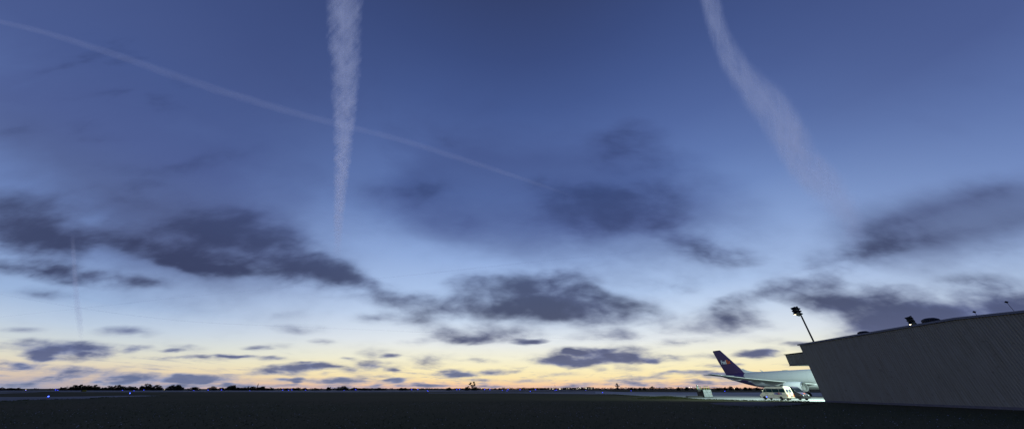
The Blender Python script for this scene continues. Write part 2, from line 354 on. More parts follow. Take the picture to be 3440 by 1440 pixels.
def cladding(name):
    m = bpy.data.materials.new(name); m.use_nodes = True; t = m.node_tree; b = t.nodes['Principled BSDF']
    b.inputs['Roughness'].default_value = .62; b.inputs['Metallic'].default_value = .0; b.inputs['Specular IOR Level'].default_value = .25
    c = t.nodes.new('ShaderNodeTexCoord'); mp = t.nodes.new('ShaderNodeMapping'); mp.inputs['Scale'].default_value = (3, 3, .25); t.links.new(c.outputs['Object'], mp.inputs[0])
    n = t.nodes.new('ShaderNodeTexNoise'); n.inputs['Scale'].default_value = 1.1; n.inputs['Detail'].default_value = 8; n.inputs['Roughness'].default_value = .7; t.links.new(mp.outputs[0], n.inputs['Vector'])
    n2 = t.nodes.new('ShaderNodeTexNoise'); n2.inputs['Scale'].default_value = 2.4; n2.inputs['Detail'].default_value = 5; t.links.new(c.outputs['Object'], n2.inputs['Vector'])
    r = t.nodes.new('ShaderNodeValToRGB'); e = r.color_ramp.elements; e[0].position = .32; e[0].color = (.275, .245, .175, 1); e[1].position = .62; e[1].color = (.350, .325, .255, 1)
    t.links.new(n.outputs[0], r.inputs[0])
    mr = t.nodes.new('ShaderNodeMapRange'); mr.inputs[1].default_value = .62; mr.inputs[2].default_value = .74; mr.inputs[4].default_value = .55; t.links.new(n2.outputs[0], mr.inputs[0])
    x = t.nodes.new('ShaderNodeMix'); x.data_type = 'RGBA'; t.links.new(mr.outputs[0], x.inputs[0]); t.links.new(r.outputs[0], x.inputs[6]); x.inputs[7].default_value = (.15, .125, .085, 1)
    t.links.new(x.outputs[2], b.inputs['Base Color'])
    return m
m_clad = cladding('corrugated_cladding')
m_trim = mat('painted_flashing', (.16, .17, .21), .5, var=.15)
m_footing = mat('concrete_footing', (.17, .155, .165), .9, var=.2)
m_steel = mat('galvanised_steel', (.16, .17, .18), .5, .4, var=.2)
m_dark = mat('dark_steel', (.017, .017, .019), .6, .1, var=.2)
m_black = mat('black_rubber', (.012, .012, .013), .8)
m_glass = mat('dark_tinted_glass', (.003, .030, .034), .3, spec=.12)
m_white = mat('white_aircraft_paint', (.78, .80, .80), .35, var=.05, vscale=.5, coat=.3)
m_greyp = mat('grey_aircraft_paint', (.42, .44, .44), .45, var=.08, vscale=.7)
m_wing = mat('wing_paint', (.20, .21, .20), .5, var=.08, vscale=.7)
m_purple = mat('deep_purple_paint', (.050, .022, .098), .45, var=.06)
m_orange = mat('orange_lettering', (.75, .14, .015), .6)
m_lilac = mat('white_lettering', (.72, .74, .78), .6)
m_violet = mat('violet_lettering', (.065, .028, .19), .6)
m_alu = mat('polished_metal', (.62, .64, .64), .3, .8, var=.05)
m_blue = mat('blue_taxi_lens', (.02, .03, .4), .3, emit=(.05, .10, 1.0), estr=7)
m_blue2 = mat('far_blue_lens', (.02, .03, .4), .3, emit=(.04, .06, 1.0), estr=5)
m_amber = mat('pale_runway_lens', (.5, .45, .3), .3, emit=(1.0, .85, .5), estr=3)
m_lamp = mat('lit_lamp_lens', (.8, .75, .6), .3, emit=(1.0, .82, .52), estr=5)
m_townlamp = mat('town_lamp', (.8, .8, .8), .3, emit=(1.0, .86, .66), estr=2.2)
m_yellow = mat('yellow_paint', (.55, .62, .04), .5)
m_signy = mat('yellow_sign_paint', (.32, .28, .01), .6)
m_red = mat('red_paint', (.40, .06, .04), .6)
m_redlens = mat('red_lens', (.55, .03, .03), .25)
m_orangelens = mat('orange_lens', (.75, .22, .02), .25)

# ------------------------------------------------------------------ ground, pavements
def hump(x, y):
    z = .42 * math.exp(-(((x - 39.5) / 4.2) ** 2 + ((y - 89.5) / 3.0) ** 2))
    return z
b = MB()
xs = [-20000, -6000, -2000, -800] + [-300 + 12 * i for i in range(0, 26)] + [10 + 2 * i for i in range(0, 36)] + [90 + 15 * i for i in range(0, 15)] + [800, 2000, 6000, 20000]
ys = [-20000, -3000, -300, -40] + [0 + 4 * i for i in range(0, 19)] + [75 + 1.5 * i for i in range(0, 20)] + [106 + 14 * i for i in range(0, 15)] + [500, 900, 2000, 6000, 25000]
nx = len(xs)
b.add([(x, y, hump(x, y)) for y in ys for x in xs], [(j*nx+i, j*nx+i+1, (j+1)*nx+i+1, (j+1)*nx+i) for j in range(len(ys)-1) for i in range(nx-1)])
tag(b.build('ground', m_grass, smooth_=60), kind='structure')

def sheet(name, px, m, z):
    """a pavement sheet from outline points read off the photo and laid on the ground"""
    b = MB(); b.poly([ground_at(u, v) + Vector((0, 0, z)) for u, v in px])
    me = b.build(name, m); bm = bmesh.new(); bm.from_mesh(me.data); bmesh.ops.triangulate(bm, faces=bm.faces); bm.to_mesh(me.data); bm.free()
    return tag(me, kind='structure')
def wsheet(name, pts, m, z):
    b = MB(); b.poly([(x, y, z) for x, y in pts]); me = b.build(name, m)
    bm = bmesh.new(); bm.from_mesh(me.data); bmesh.ops.triangulate(bm, faces=bm.faces); bm.to_mesh(me.data); bm.free()
    return tag(me, kind='structure')
# apron in front of the hangar: near edge curls round the grass
apron_near = [(2000, 1323), (2060, 1324), (2110, 1327.5), (2150, 1330), (2190, 1331.5), (2240, 1333), (2300, 1337.5), (2340, 1339.6), (2400, 1341), (2470, 1343.6), (2560, 1344.8), (2650, 1346), (2720, 1347.5)]
pts = [ground_at(u, v) for u, v in apron_near]
far = [ground_at(u, v) for u, v in ((2560, 1316.6), (2300, 1316.2), (2100, 1315.2), (2000, 1313.6))]
wsheet('apron', [(p.x, p.y) for p in pts] + [(59.2, 65.9), (140, 65.9), (260, 66), (300, 190)] + [(p.x, p.y) for p in far], m_conc, .008)
sheet('taxiway', [(1440, 1319.3), (1720, 1319.4), (1900, 1321.6), (2000, 1323), (2000, 1313.6), (1890, 1314.8), (1700, 1316), (1440, 1317.4)], m_taxi, .012)
sheet('taxiway', [(0, 1347), (100, 1342.2), (200, 1339.8), (300, 1338.2), (360, 1333.4), (470, 1331.2), (560, 1328), (480, 1327), (380, 1328), (300, 1329.8), (200, 1331.2), (100, 1331.8), (0, 1332.2), (-500, 1334), (-900, 1360), (-400, 1358)], m_taxi, .008)
sheet('taxiway', [(-600, 1320.5), (0, 1320.2), (60, 1318.6), (120, 1317.2), (140, 1316), (0, 1316.2), (-600, 1317)], m_taxi, .008)
sheet('runway', [(-900, 1313.8), (800, 1313.8), (1000, 1314.6), (1400, 1314), (1700, 1312.8), (1890, 1312.6), (2060, 1313.0), (2030, 1310.8), (1880, 1309.4), (1500, 1309), (800, 1309.6), (-900, 1311)], m_taxi, .008)
sheet('taxiway', [(200, 1315.9), (700, 1315.4), (860, 1315.2), (1200, 1317.4), (1440, 1317.6), (1440, 1317.0), (1200, 1316.4), (860, 1314.3), (700, 1314.4), (200, 1315.0)], m_taxi, .010)
sheet('path', [(2380, 1353), (2440, 1349.6), (2530, 1347.6), (2640, 1349.4), (2700, 1354), (2690, 1358), (2640, 1361.5), (2590, 1363.6), (2520, 1363.8), (2450, 1361), (2400, 1357)], m_dirt, .012)

# low far ridges that make the skyline
def ridge(Y, u0, u1, vfun, name, m, thick=120):
    b = MB(); n = 90; rings = []
    for i in range(n + 1):
        u = u0 + (u1 - u0) * i / n; p = at_y(u, vfun(u), Y); zz = max(p.z, .3)
        rings.append([Vector((p.x, Y - thick, -.5)), Vector((p.x, Y, zz)), Vector((p.x * 1.1, Y + thick, -.5))])
    b.loft(rings); tag(b.build(name, m, smooth_=60), kind='structure')
ridge(1500, -1500, 5200, lambda u: 1304.3 - .5 * sin(u * .006) - .25 * sin(u * .021 + 1), 'hills', m_hill)
ridge(1150, 70, 330, lambda u: 1305.4 - 1.5 * max(0, sin(pi * (u - 70) / 260)), 'hills', m_hill, 60)

# ------------------------------------------------------------------ grass blades and flowers
def inside(poly, x, y):
    c = False; n = len(poly)
    for i in range(n):
        x0, y0 = poly[i]; x1, y1 = poly[i - 1]
        if (y0 > y) != (y1 > y) and x < (x1 - x0) * (y - y0) / (y1 - y0) + x0: c = not c
    return c
taxi_near = [tuple(ground_at(u, v).xy) for u, v in ((0, 1347), (100, 1342.2), (200, 1339.8), (300, 1338.2), (360, 1333.4), (470, 1331.2), (560, 1328), (480, 1327), (380, 1328), (300, 1329.8), (200, 1331.2), (0, 1332.2), (-500, 1334), (-900, 1360), (-400, 1358))]
apron_poly = [(p.x, p.y) for p in pts] + [(59.2, 65.9), (140, 65.9), (140, 140), (45, 140)]
dirt_poly = [tuple(ground_at(u, v).xy) for u, v in ((2400, 1353), (2440, 1350.4), (2530, 1348.6), (2640, 1350.4), (2690, 1354), (2640, 1360.5), (2590, 1362.6), (2520, 1362.8), (2450, 1360), (2400, 1357))]
b = MB()
def tuft(x, y, h, n=4, w=.012):
    z = hump(x, y)
    for _ in range(n):
        a = rng.uniform(0, 2*pi); dx, dy = cos(a), sin(a); l = h * rng.uniform(.6, 1.15); bend = rng.uniform(.15, .6) * l
        ox, oy = x + rng.uniform(-.06, .06), y + rng.uniform(-.06, .06)
        b.add([(ox - dy*w, oy + dx*w, z), (ox + dy*w, oy - dx*w, z), (ox + dx*bend, oy + dy*bend, z + l)], [(0, 1, 2)])
for _ in range(9000):
    Yv = 18 + 52 * rng.random() ** 1.5; Xv = rng.uniform(-1.55, 1.55) * (Yv + 2)
    if Xv > 58 or inside(dirt_poly, Xv, Yv): continue
    if inside(taxi_near, Xv, Yv) or inside(apron_poly, Xv, Yv): continue
    tuft(Xv, Yv, rng.uniform(.05, .11), 3, .010 + .0002 * Yv)
def edge_tufts(px, n, h, spread):
    P = [ground_at(u, v) for u, v in px]
    for i in range(len(P) - 1):
        m_ = max(2, int(n * (P[i+1] - P[i]).length))
        for _ in range(m_):
            q = P[i].lerp(P[i+1], rng.random()); d = Vector((-q.x, -q.y, 0)).normalized() * (abs(rng.gauss(0, spread)) - .1)
            tuft(q.x + d.x, q.y + d.y, h * rng.uniform(.4, 1.3), 4, .022)
edge_tufts(apron_near, 34, .24, 1.6)
edge_tufts([(0, 1347), (100, 1342.2), (200, 1339.8), (300, 1338.2), (360, 1333.4), (470, 1331.2), (560, 1328)], 8, .26, 1.8)
edge_tufts([(2380, 1364), (2520, 1365), (2600, 1365), (2690, 1359), (2760, 1351)], 10, .16, 1.5)
edge_tufts([(1440, 1319.6), (1720, 1319.8), (1900, 1322), (2000, 1323.4)], 2.5, .30, 2.0)
for _ in range(1500):
    x, y = rng.gauss(39.5, 3.6), rng.gauss(88.0, 2.2)
    if not inside(apron_poly, x, y): tuft(x, y, rng.uniform(.12, .34), 5, .022)
tag(b.build('grass', m_blade), kind='stuff')

def flowers(name, m, n, r0, r1, ymax):
    b = MB()
    patches = [(rng.uniform(-50, 50), rng.uniform(21, ymax), rng.uniform(1.5, 6)) for _ in range(90)]
    for _ in range(n):
        if rng.random() < .6:
            c = rng.choice(patches); x, y = rng.gauss(c[0], c[2]), rng.gauss(c[1], c[2] * .6)
        else: y = 19 + (ymax - 19) * rng.random() ** 1.3; x = rng.uniform(-1.6, 1.6) * y
        if y < 18 or x > 57 or inside(dirt_poly, x, y) or inside(taxi_near, x, y) or inside(apron_poly, x, y): continue
        h = rng.uniform(.10, .20); r = rng.uniform(r0, r1); tl = rng.uniform(-.7, .7), rng.uniform(-.9, .2)
        k = 6; vs = [(x, y, h + .008)]
        for i in range(k):
            a = 2*pi*i/k; px, py = r*cos(a), r*sin(a); vs.append((x + px, y + py, h + px*tl[0] - py*tl[1]))
        vs.append((x, y, h - .004))
        b.add(vs, [(0, 1+i, 1+(i+1) % k) for i in range(k)] + [(k+1, 1+(i+1) % k, 1+i) for i in range(k)])
    tag(b.build(name, m), kind='stuff')
flowers('white_flowers', m_flow_w, 1900, .016, .036, 60)
flowers('yellow_flowers', m_flow_y, 800, .014, .028, 40)

# ------------------------------------------------------------------ hangar
HX, HY, HK = 58.9, 65.6, -0.02                  # corner of the gable wall; the wall runs towards the camera
Y_END = 17.0
def wall_x(y): return HX + HK * (y - HY)
def roof_z(y): return 9.86 + (HY - y) * .0125 if y > 41 else 9.86 + 24.6 * .0125 - (41 - y) * .062
hangar = thing('hangar', 'long grey corrugated metal hangar with low gabled roof filling the right edge', 'hangar', (HX, HY, 0))
def H(x, y, z): return Vector((x - HX, y - HY, z))
b = MB(); pitch = .285; y = HY; top = []; bot = []
while y > Y_END:
    for dy, dx in ((0, 0), (.11, 0), (.150, .029), (.245, .029)):
        yy = y - dy; top.append(H(wall_x(yy) + dx, yy, roof_z(yy) - .02)); bot.append(H(wall_x(yy) + dx, yy, .28))
    y -= pitch
b.loft([bot, top], caps=False, closed=False)
wall = b.build('wall', m_clad, hangar)
# other walls (plain returns) as one shell
b = MB(); XE = 118.0
b.add([H(HX+.05, HY, .28), H(XE, HY, .28), H(XE, HY, 9.84), H(HX+.05, HY, 9.84)], [(0, 1, 2, 3)])
b.add([H(XE, HY, .28), H(XE, Y_END, .28), H(XE, Y_END, roof_z(Y_END)), H(XE, 41, roof_z(41)), H(XE, HY, 9.84)], [(0, 1, 2, 3, 4)])
b.add([H(wall_x(Y_END)+.05, Y_END, .28), H(XE, Y_END, .28), H(XE, Y_END, roof_z(Y_END) - .02), H(wall_x(Y_END)+.05, Y_END, roof_z(Y_END) - .02)], [(0, 1, 2, 3)])
b.build('rear_wall', m_clad, hangar)
b = MB()                                        # roof slab, proud of the wall
yl = [HY + .25, 41.6, 41, 40.4, Y_END - .25]
sec = lambda x: [H(x if x > 70 else wall_x(yy) - .16, yy, roof_z(min(yy, HY)) + .02) for yy in yl] + [H(x if x > 70 else wall_x(yy) - .16, yy, roof_z(min(yy, HY)) + .14) for yy in reversed(yl)]
b.loft([sec(0), sec(XE + .2)]); b.build('roof', m_trim, hangar)
b = MB()                                        # bargeboard flashing along the gable edge
for y0, y1 in zip(yl[:-1], yl[1:]):
    za, zb = roof_z(min(y0, HY)), roof_z(y1)
    q = [H(wall_x(y0) - .20, y0, za - .08), H(wall_x(y1) - .20, y1, zb - .08), H(wall_x(y1) - .20, y1, zb + .17), H(wall_x(y0) - .20, y0, za + .17)]
    b.prism(q, (.035, 0, 0))
b.build('bargeboard', m_trim, hangar)
b = MB(); b.box(H(HX + .02, Y_END, 0), H(XE, HY - .02, .28)); b.box(H(wall_x(47) - .14, Y_END - .1, 0), H(HX + .6, 47, .20)); b.build('foundation', m_footing, hangar)
# canopy over the doors (its end is seen past the corner)
b = MB(); top = []; bot = []; y = 70.25; CZ0, CZ1 = 6.42, 8.45
while y > HY + .05:
    for dy, dx in ((0, 0), (.16, 0), (.205, .05), (.36, .05)):
        yy = max(y - dy, HY + .01); top.append(H(HX + .12 + dx, yy, CZ1)); bot.append(H(HX + .12 + dx, yy, CZ0))
    y -= .405
b.loft([bot, top], caps=False, closed=False)
b.build('canopy_end', m_clad, hangar)
b = MB(); b.box(H(HX + .2, HY + .02, CZ0), H(XE - 2, 70.22, CZ1 - .02)); b.build('canopy', m_clad, hangar)
b = MB(); b.box(H(HX - .02, HY + .02, CZ1), H(XE - 2, 70.4, CZ1 + .12)); b.box(H(HX + .02, HY + .02, CZ0 - .10), H(XE - 2, 70.3, CZ0 - .01)); b.build('canopy_trim', m_dark, hangar)
b = MB()
for k in range(8): b.box(H(HX + 1.2 + k * 7, HY + .02, .02), H(HX + 8.0 + k * 7, HY + .10, 6.2))
b.build('sliding_door', m_steel, hangar)
def roof_vent(u, vt, Xp, r, h):
    d = ray(u, vt); t = Xp / d.x; y = d.y * t; z0 = roof_z(y)
    T = Matrix.Translation(H(Xp, y, z0 + .12)); n = 26; h *= 1.12
    b = MB(); rings = []
    for rr, hh in ((.62, 0), (.62, .18), (.98, .42), (1.0, .62), (.94, .78), (.6, .95), (.06, 1.0)):
        rings.append([T @ Vector(((r*rr + (.05*r if i % 2 and .1 < hh < .75 else 0)) * cos(2*pi*i/(2*n)), (r*rr + (.05*r if i % 2 and .1 < hh < .75 else 0)) * sin(2*pi*i/(2*n)), h * hh)) for i in range(2*n)])
    b.loft(rings); o = b.build('roof_vent', m_dark, hangar); return o
roof_vent(2896, 1108, 62.0, .78, .72); roof_vent(3121, 1069, 62.0, .88, .86)

# ------------------------------------------------------------------ apron floodlight masts
def mast(loc, h, label, lit, facing, power):
    t = thing('floodlight_mast', label, 'floodlight mast', loc, facing, 'tall floodlight masts behind the hangar')
    b = MB(); b.tube((0, 0, 0), (0, 0, h), .20, .14, 12); b.tube((0, 0, 0), (0, 0, .35), .42, .40, 12); b.build('pole', m_dark, t, smooth_=40)
    for k in range(3):
        z = h - .50 - k * .58
        b = MB(); b.box((.10, -1.5, z - .05), (.20, 1.5, z + .05)); b.build('crossbar', m_dark, t)
        for j, yy in enumerate((-1.2, -.42, .42, 1.2)):
            T = Matrix.Translation((.32, yy, z + .02)) @ Matrix.Rotation(R(18), 4, 'Y')
            b = MB(); sec0 = [(-.42, -.30, -.10), (-.42, .30, -.10), (-.42, .30, .10), (-.42, -.30, .10)]; sec1 = [(.55, -.34, -.16), (.55, .34, -.16), (.55, .34, .20), (.55, -.34, .20)]
            b.loft([[T @ Vector(p) for p in sec0], [T @ Vector(p) for p in sec1]])
            fx = b.build('lamp_housing', m_dark, t)
            lb = MB(); lb.box((.34, -.33, -.205), (.58, .33, -.165), T); lb.build('lens', m_lamp if (k == 2 and j in lit) else m_glass, fx)
    ld = bpy.data.lights.new('floodlight', 'SPOT'); ld.energy = power * 1.75; ld.spot_size = R(152); ld.spot_blend = .35; ld.shadow_soft_size = .35; ld.color = (.75, 1.0, .89)
    lo = bpy.data.objects.new('floodlight', ld); COL.objects.link(lo); lo.parent = t; lo.location = (1.6, 0, h - 2.9)
    aim = Matrix.Rotation(-facing, 3, 'Z') @ Vector((-.15, .8, -.58)); lo.rotation_euler = (-aim).to_track_quat('Z', 'Y').to_euler()
    return t
MX, MY = 67.2, 70.9
mast((MX, MY, 0), 18.9, 'tall floodlight mast rising clear above the left end of the hangar roof', (3,), R(122), 27000)
d2 = ray(3058, 1060); k2 = 71.2 / d2.y
mast((d2.x * k2, 71.2, 0), CAMH + d2.z * k2, 'floodlight mast mostly hidden, lamp rows just above the roof between two vents', (3,), R(122), 16000)

def roof_lamp(u, v, Xp, label):
    d = ray(u, v); t = Xp / d.x; y = d.y * t; z = CAMH + d.z * t; z0 = roof_z(y) + .13
    o = thing('roof_lamp', label, 'lamp', (Xp, y, z0), 0, 'small square lamps on the hangar roof')
    b = MB(); b.tube((0, 0, 0), (0, 0, z - z0 - .05), .024, .02, 8); b.build('pole', m_dark, o)
    T = Matrix.Translation((0, 0, z - z0)) @ Matrix.Rotation(R(45), 4, 'X') @ Matrix.Rotation(R(20), 4, 'Z')
    b = MB(); b.box((-.11, -.11, -.10), (.11, .11, .10), T); b.build('lamp_head', m_dark, o, bevel=.015)
roof_lamp(3273, 1047, 64.5, 'small square lamp on a short pole on the hangar roof')
roof_lamp(3381, 1014, 64.5, 'small square lamp on the longer thin pole, nearest the right edge')

# ------------------------------------------------------------------ cargo aircraft
AX, AY, AH = 91.72, 109.72, 1.3048              # pose fitted to fin, wing tip, engine and gear in the photo
jet = thing('cargo_aircraft', 'white cargo jet with purple tail parked beyond the hangar corner', 'aircraft', (AX, AY, 0), -AH)
def A(s, l, z): return Vector((27 - s, -l, z))   # s metres aft of the nose, l metres to starboard
def fus_mat():
    m = mat('fuselage_paint', (.6, .62, .62), .34, coat=.3); t = m.node_tree; bs = t.nodes['Principled BSDF']
    c = t.nodes.new('ShaderNodeTexCoord'); s = t.nodes.new('ShaderNodeSeparateXYZ'); t.links.new(c.outputs['Object'], s.inputs[0])
    def mm(op, a, b_=None, c_=None):
        n = t.nodes.new('ShaderNodeMath'); n.operation = op
        for i, q in enumerate((a, b_, c_)):
            if q is None: continue
            if isinstance(q, (int, float)): n.inputs[i].default_value = q
            else: t.links.new(q, n.inputs[i])
        return n.outputs[0]
    dz = mm('MAXIMUM', mm('SUBTRACT', 6.25, s.outputs[2]), 0.0)
    edge = mm('SUBTRACT', 15.6, mm('MULTIPLY', dz, 1.05))
    pur = mm('GREATER_THAN', mm('MULTIPLY', s.outputs[0], -1.0), edge)
    belly = mm('LESS_THAN', s.outputs[2], 3.15)
    # thin frame seams every few metres
    fr = mm('FRACT', mm('DIVIDE', mm('ADD', s.outputs[0], 100.0), 4.4)); seam = mm('MULTIPLY', mm('LESS_THAN', fr, .010), .35)
    n = t.nodes.new('ShaderNodeTexNoise'); n.inputs['Scale'].default_value = .6; n.inputs['Detail'].default_value = 6; t.links.new(c.outputs['Object'], n.inputs['Vector'])
    def mx(f, a, b_):
        x = t.nodes.new('ShaderNodeMix'); x.data_type = 'RGBA'
        if isinstance(f, float): x.inputs[0].default_value = f
        else: t.links.new(f, x.inputs[0])
        for i, q in ((6, a), (7, b_)):
            if isinstance(q, tuple): x.inputs[i].default_value = (*q, 1)
            else: t.links.new(q, x.inputs[i])
        return x.outputs[2]
    w = mx(mm('MULTIPLY', n.outputs[0], .3), (.56, .58, .58), (.46, .48, .47))
    w = mx(belly, w, (.30, .31, .30)); w = mx(seam, w, (.25, .26, .28)); w = mx(pur, w, (.050, .022, .105))
    t.links.new(w, bs.inputs['Base Color']); return m
m_fus = fus_mat()
ST = [(0, .05, .05, 4.15), (.25, .42, .42, 4.17), (.8, .85, .82, 4.25), (1.8, 1.38, 1.32, 4.42), (3.2, 1.9, 1.85, 4.62), (5, 2.28, 2.27, 4.8), (7.5, 2.49, 2.5, 4.92), (9, 2.515, 2.53, 4.94), (15, 2.515, 2.53, 4.94), (22, 2.515, 2.53, 4.94), (30, 2.515, 2.53, 4.94),
      (36, 2.515, 2.53, 4.94), (38.5, 2.47, 2.45, 5.02), (41, 2.32, 2.24, 5.2), (44, 2.02, 1.88, 5.50), (47, 1.6, 1.46, 5.86), (50, 1.1, 1.0, 6.22), (52.5, .62, .56, 6.5), (53.7, .32, .30, 6.62), (54.1, .08, .1, 6.66)]
b = MB(); b.loft([[A(s, ry * sin(2*pi*i/40), zc + rz * cos(2*pi*i/40)) for i in range(40)] for s, ry, rz, zc in ST]); b.build('fuselage', m_fus, jet, smooth_=50)
b = MB()                                        # wing to body fairing
b.loft([[A(s, w * sin(2*pi*i/24), 3.1 + (h * cos(2*pi*i/24))) for i in range(24)] for s, w, h in ((17.0, .4, .2), (18.6, 1.9, .85), (21, 2.75, 1.12), (25, 2.95, 1.2), (30, 2.85, 1.15), (33.5, 2.2, .9), (36.5, .5, .3))]); b.build('belly_fairing', m_greyp, jet, smooth_=50)
def airfoil(le, chord, thick, tw=0.0):
    out = []
    up = ((0, 0), (.012, .22), (.05, .42), (.15, .52), (.32, .56), (.5, .50), (.7, .34), (.88, .16), (1, .02)); dn = ((.88, -.07), (.7, -.18), (.5, -.32), (.32, -.40), (.15, -.36), (.05, -.26), (.012, -.14))
    for c, h in up + dn: out.append((c * chord, h * thick * chord - tw * c * chord))
    return out
def wing_surface(name, secs, sgn, m, vertical=False):
    b = MB(); rings = []
    for (sle, l, z, ch, th) in secs:
        rings.append([A(sle + c, sgn * l, z + h) for c, h in airfoil(sle, ch, th)])
    b.loft(rings); return b.build(name, m, jet, smooth_=45)
WS = [(19.2, 1.6, 3.25, 12.2, .125), (20.6, 2.9, 3.42, 10.5, .12), (24.25, 8.4, 4.02, 7.5, .105), (29.4, 16.0, 5.0, 4.75, .10), (34.3, 23.2, 6.18, 2.3, .095), (35.2, 23.9, 6.32, 1.5, .06), (36.5, 24.25, 6.38, .35, .05)]
TS = [(46.3, .7, 6.25, 6.0, .10), (52.0, 8.3, 6.88, 2.3, .09), (52.6, 8.7, 6.92, 1.5, .06)]
for sg in (1, -1):
    w_ = wing_surface('wing', WS, sg, m_wing)
    b = MB()
    for q0, q1 in zip(WS[:-2], WS[1:-1]): b.tube(A(q0[0] + .03, sg * q0[1], q0[2] + .05), A(q1[0] + .03, sg * q1[1], q1[2] + .05), .007 * q0[3] + .02, .007 * q1[3] + .02, 10)
    b.build('slat', m_white, w_, smooth_=50)
    for lf, s0, z in ((5.6, 26.5, 3.0), (11.2, 29.0, 3.98), (16.6, 31.2, 4.72)):
        b = MB(); b.loft([[A(s0 + ds, sg * (lf + r * .55 * sin(2*pi*i/12)), z + dz + r * cos(2*pi*i/12)) for i in range(12)] for ds, r, dz in ((0, .04, .1), (.8, .26, 0), (2.2, .34, -.03), (3.6, .24, .1), (4.9, .04, .3))])
        b.build('flap_fairing', m_greyp, w_, smooth_=50)
    wing_surface('tailplane', TS, sg, m_greyp)
# fin (purple) with a pale leading edge, rudder seam, and dorsal fillet
def fin_ring(z, sle, ch, th): return [A(sle + c, (h if h > 0 else h * 1.4), z) for c, h in airfoil(0, ch, th)]
FS = [(7.1, 43.0, 8.6, .09), (8.2, 44.0, 8.0, .09), (11.5, 47.0, 6.2, .085), (15.5, 50.55, 3.85, .08), (15.85, 51.1, 3.1, .05)]
b = MB(); b.loft([fin_ring(*q) for q in FS]); fin = b.build('tail_fin', m_purple, jet, smooth_=45)
b = MB()
for (z0, s0, *_), (z1, s1, *_) in zip(FS[:-1], FS[1:]): b.tube(A(s0 - .02, 0, z0), A(s1 - .02, 0, z1), .10, .07, 8)
b.build('leading_edge', m_alu, fin, smooth_=50)
b = MB(); b.loft([[A(s, .18 * k * w, z) for k, z in ((-1, 7.1), (-.5, zt), (.5, zt), (1, 7.1))] for s, w, zt in ((37.5, .3, 7.42), (40, .7, 7.62), (42, 1, 8.0), (43.6, 1.2, 8.7), (44.6, 1, 8.6))]); b.build('dorsal_fillet', m_white, jet, smooth_=50)
fedex(fin, 4.3, lambda x, y: A(51.75 - x, .47 + (y * -.012) , 10.75 + y * 1.0), m_lilac, m_orange)
b = MB(); b.prism([A(36.6, 0, 7.4), A(36.0, 0, 7.4), A(37.0, 0, 8.05), A(37.3, 0, 8.05)], (0, .05, 0)); b.build('antenna', m_white, jet)
b = MB(); b.prism([A(41.5, 0, 7.3), A(41.2, 0, 7.3), A(41.5, 0, 7.65), A(41.6, 0, 7.65)], (0, .05, 0)); b.build('antenna', m_white, jet)
b = MB(); b.box(A(29.5, .35, 7.44), A(27.8, -.35, 7.56)); b.build('antenna', m_greyp, jet, bevel=.05)
# cockpit glazing (hidden behind the hangar from here, still part of the machine)
b = MB()
for k in range(-3, 3):
    a0, a1 = k * .42 + .03, (k + 1) * .42 - .03
    q = [A(2.25 + .5 * abs(a) * .6 + ds, sin(a) * (1.36 + .33 * ds), zz) for a, ds, zz in ((a0, 0, 5.45), (a1, 0, 5.45), (a1, .75, 6.12), (a0, .75, 6.12))]
    b.prism(q, (.05, 0, .05))
b.build('cockpit_window', m_glass, jet)
# engines
EZ = 2.72
def wrap(sg):
    def f(x, y):                                # lettering wrapped round the nacelle side
        s = 23.35 - x; r = 1.335; th = (y - .62) / r
        return A(s, sg * (7.92 + r * cos(th)), EZ + r * sin(th))
    return f
for sg in (1, -1):
    L0 = sg * 7.92
    def ring(s, r, n=36, dz=0): return [A(s, L0 + r * sin(2*pi*i/n), EZ + dz + r * cos(2*pi*i/n)) for i in range(n)]
    b = MB(); b.loft([ring(s, r) for s, r in ((19.62, 1.25), (20.4, 1.31), (21.5, 1.33), (23.2, 1.32), (24.2, 1.22), (24.7, 1.12), (24.72, 1.02), (24.0, .98))], caps=False); nac = b.build('engine', m_white, jet, smooth_=50)
    b = MB(); b.loft([ring(s, r) for s, r in ((19.62, 1.252), (19.42, 1.22), (19.32, 1.16), (19.34, 1.10), (19.6, 1.05), (20.0, 1.04))], caps=False); b.build('intake_lip', m_alu, nac, smooth_=60)
    b = MB(); b.loft([ring(s, r) for s, r in ((20.0, 1.04), (21.0, 1.09))], caps=False); b.build('intake_duct', m_greyp, nac, smooth_=60)
    b = MB(); b.loft([ring(s, r, 20) for s, r in ((20.3, .03), (20.55, .17), (20.9, .30))]); b.build('spinner', m_dark, nac, smooth_=60)
    b = MB()
    for i in range(30):
        a = 2*pi*i/30; c_, s_ = cos(a), sin(a); t_ = .08
        b.add([A(20.88, L0 + .28*c_, EZ + .28*s_), A(21.1, L0 + .28*c_ - t_*s_, EZ + .28*s_ + t_*c_), A(21.15, L0 + 1.07*c_ - .2*s_, EZ + 1.07*s_ + .2*c_), A(20.95, L0 + 1.07*c_, EZ + 1.07*s_)], [(0, 1, 2, 3)])
    b.build('fan', m_steel, nac)
    b = MB(); b.loft([ring(s, r, 28) for s, r in ((23.6, .9), (25.2, .74), (26.2, .55), (26.2, .45), (25.9, .40))], caps=False); b.build('core_nozzle', m_steel, nac, smooth_=50)
    b = MB(); b.loft([ring(s, r, 20) for s, r in ((25.6, .36), (26.4, .26), (27.2, .05))]); b.build('exhaust_cone', m_dark, nac, smooth_=50)
    b = MB(); b.loft([[A(s, L0 + w * k, z) for k, z in ((-1, z0), (1, z0), (1, z1), (-1, z1))] for s, w, z0, z1 in ((20.6, .08, 3.85, 4.03), (22.2, .2, 3.7, 4.25), (24.4, .25, 3.3, 4.25), (26.8, .24, 2.9, 4.15), (28.6, .2, 3.15, 4.05), (31.0, .06, 3.6, 3.9))])
    b.build('pylon', m_greyp, nac, smooth_=30)
    if sg > 0: fedex(nac, 2.2, wrap(1), m_violet, m_orange)
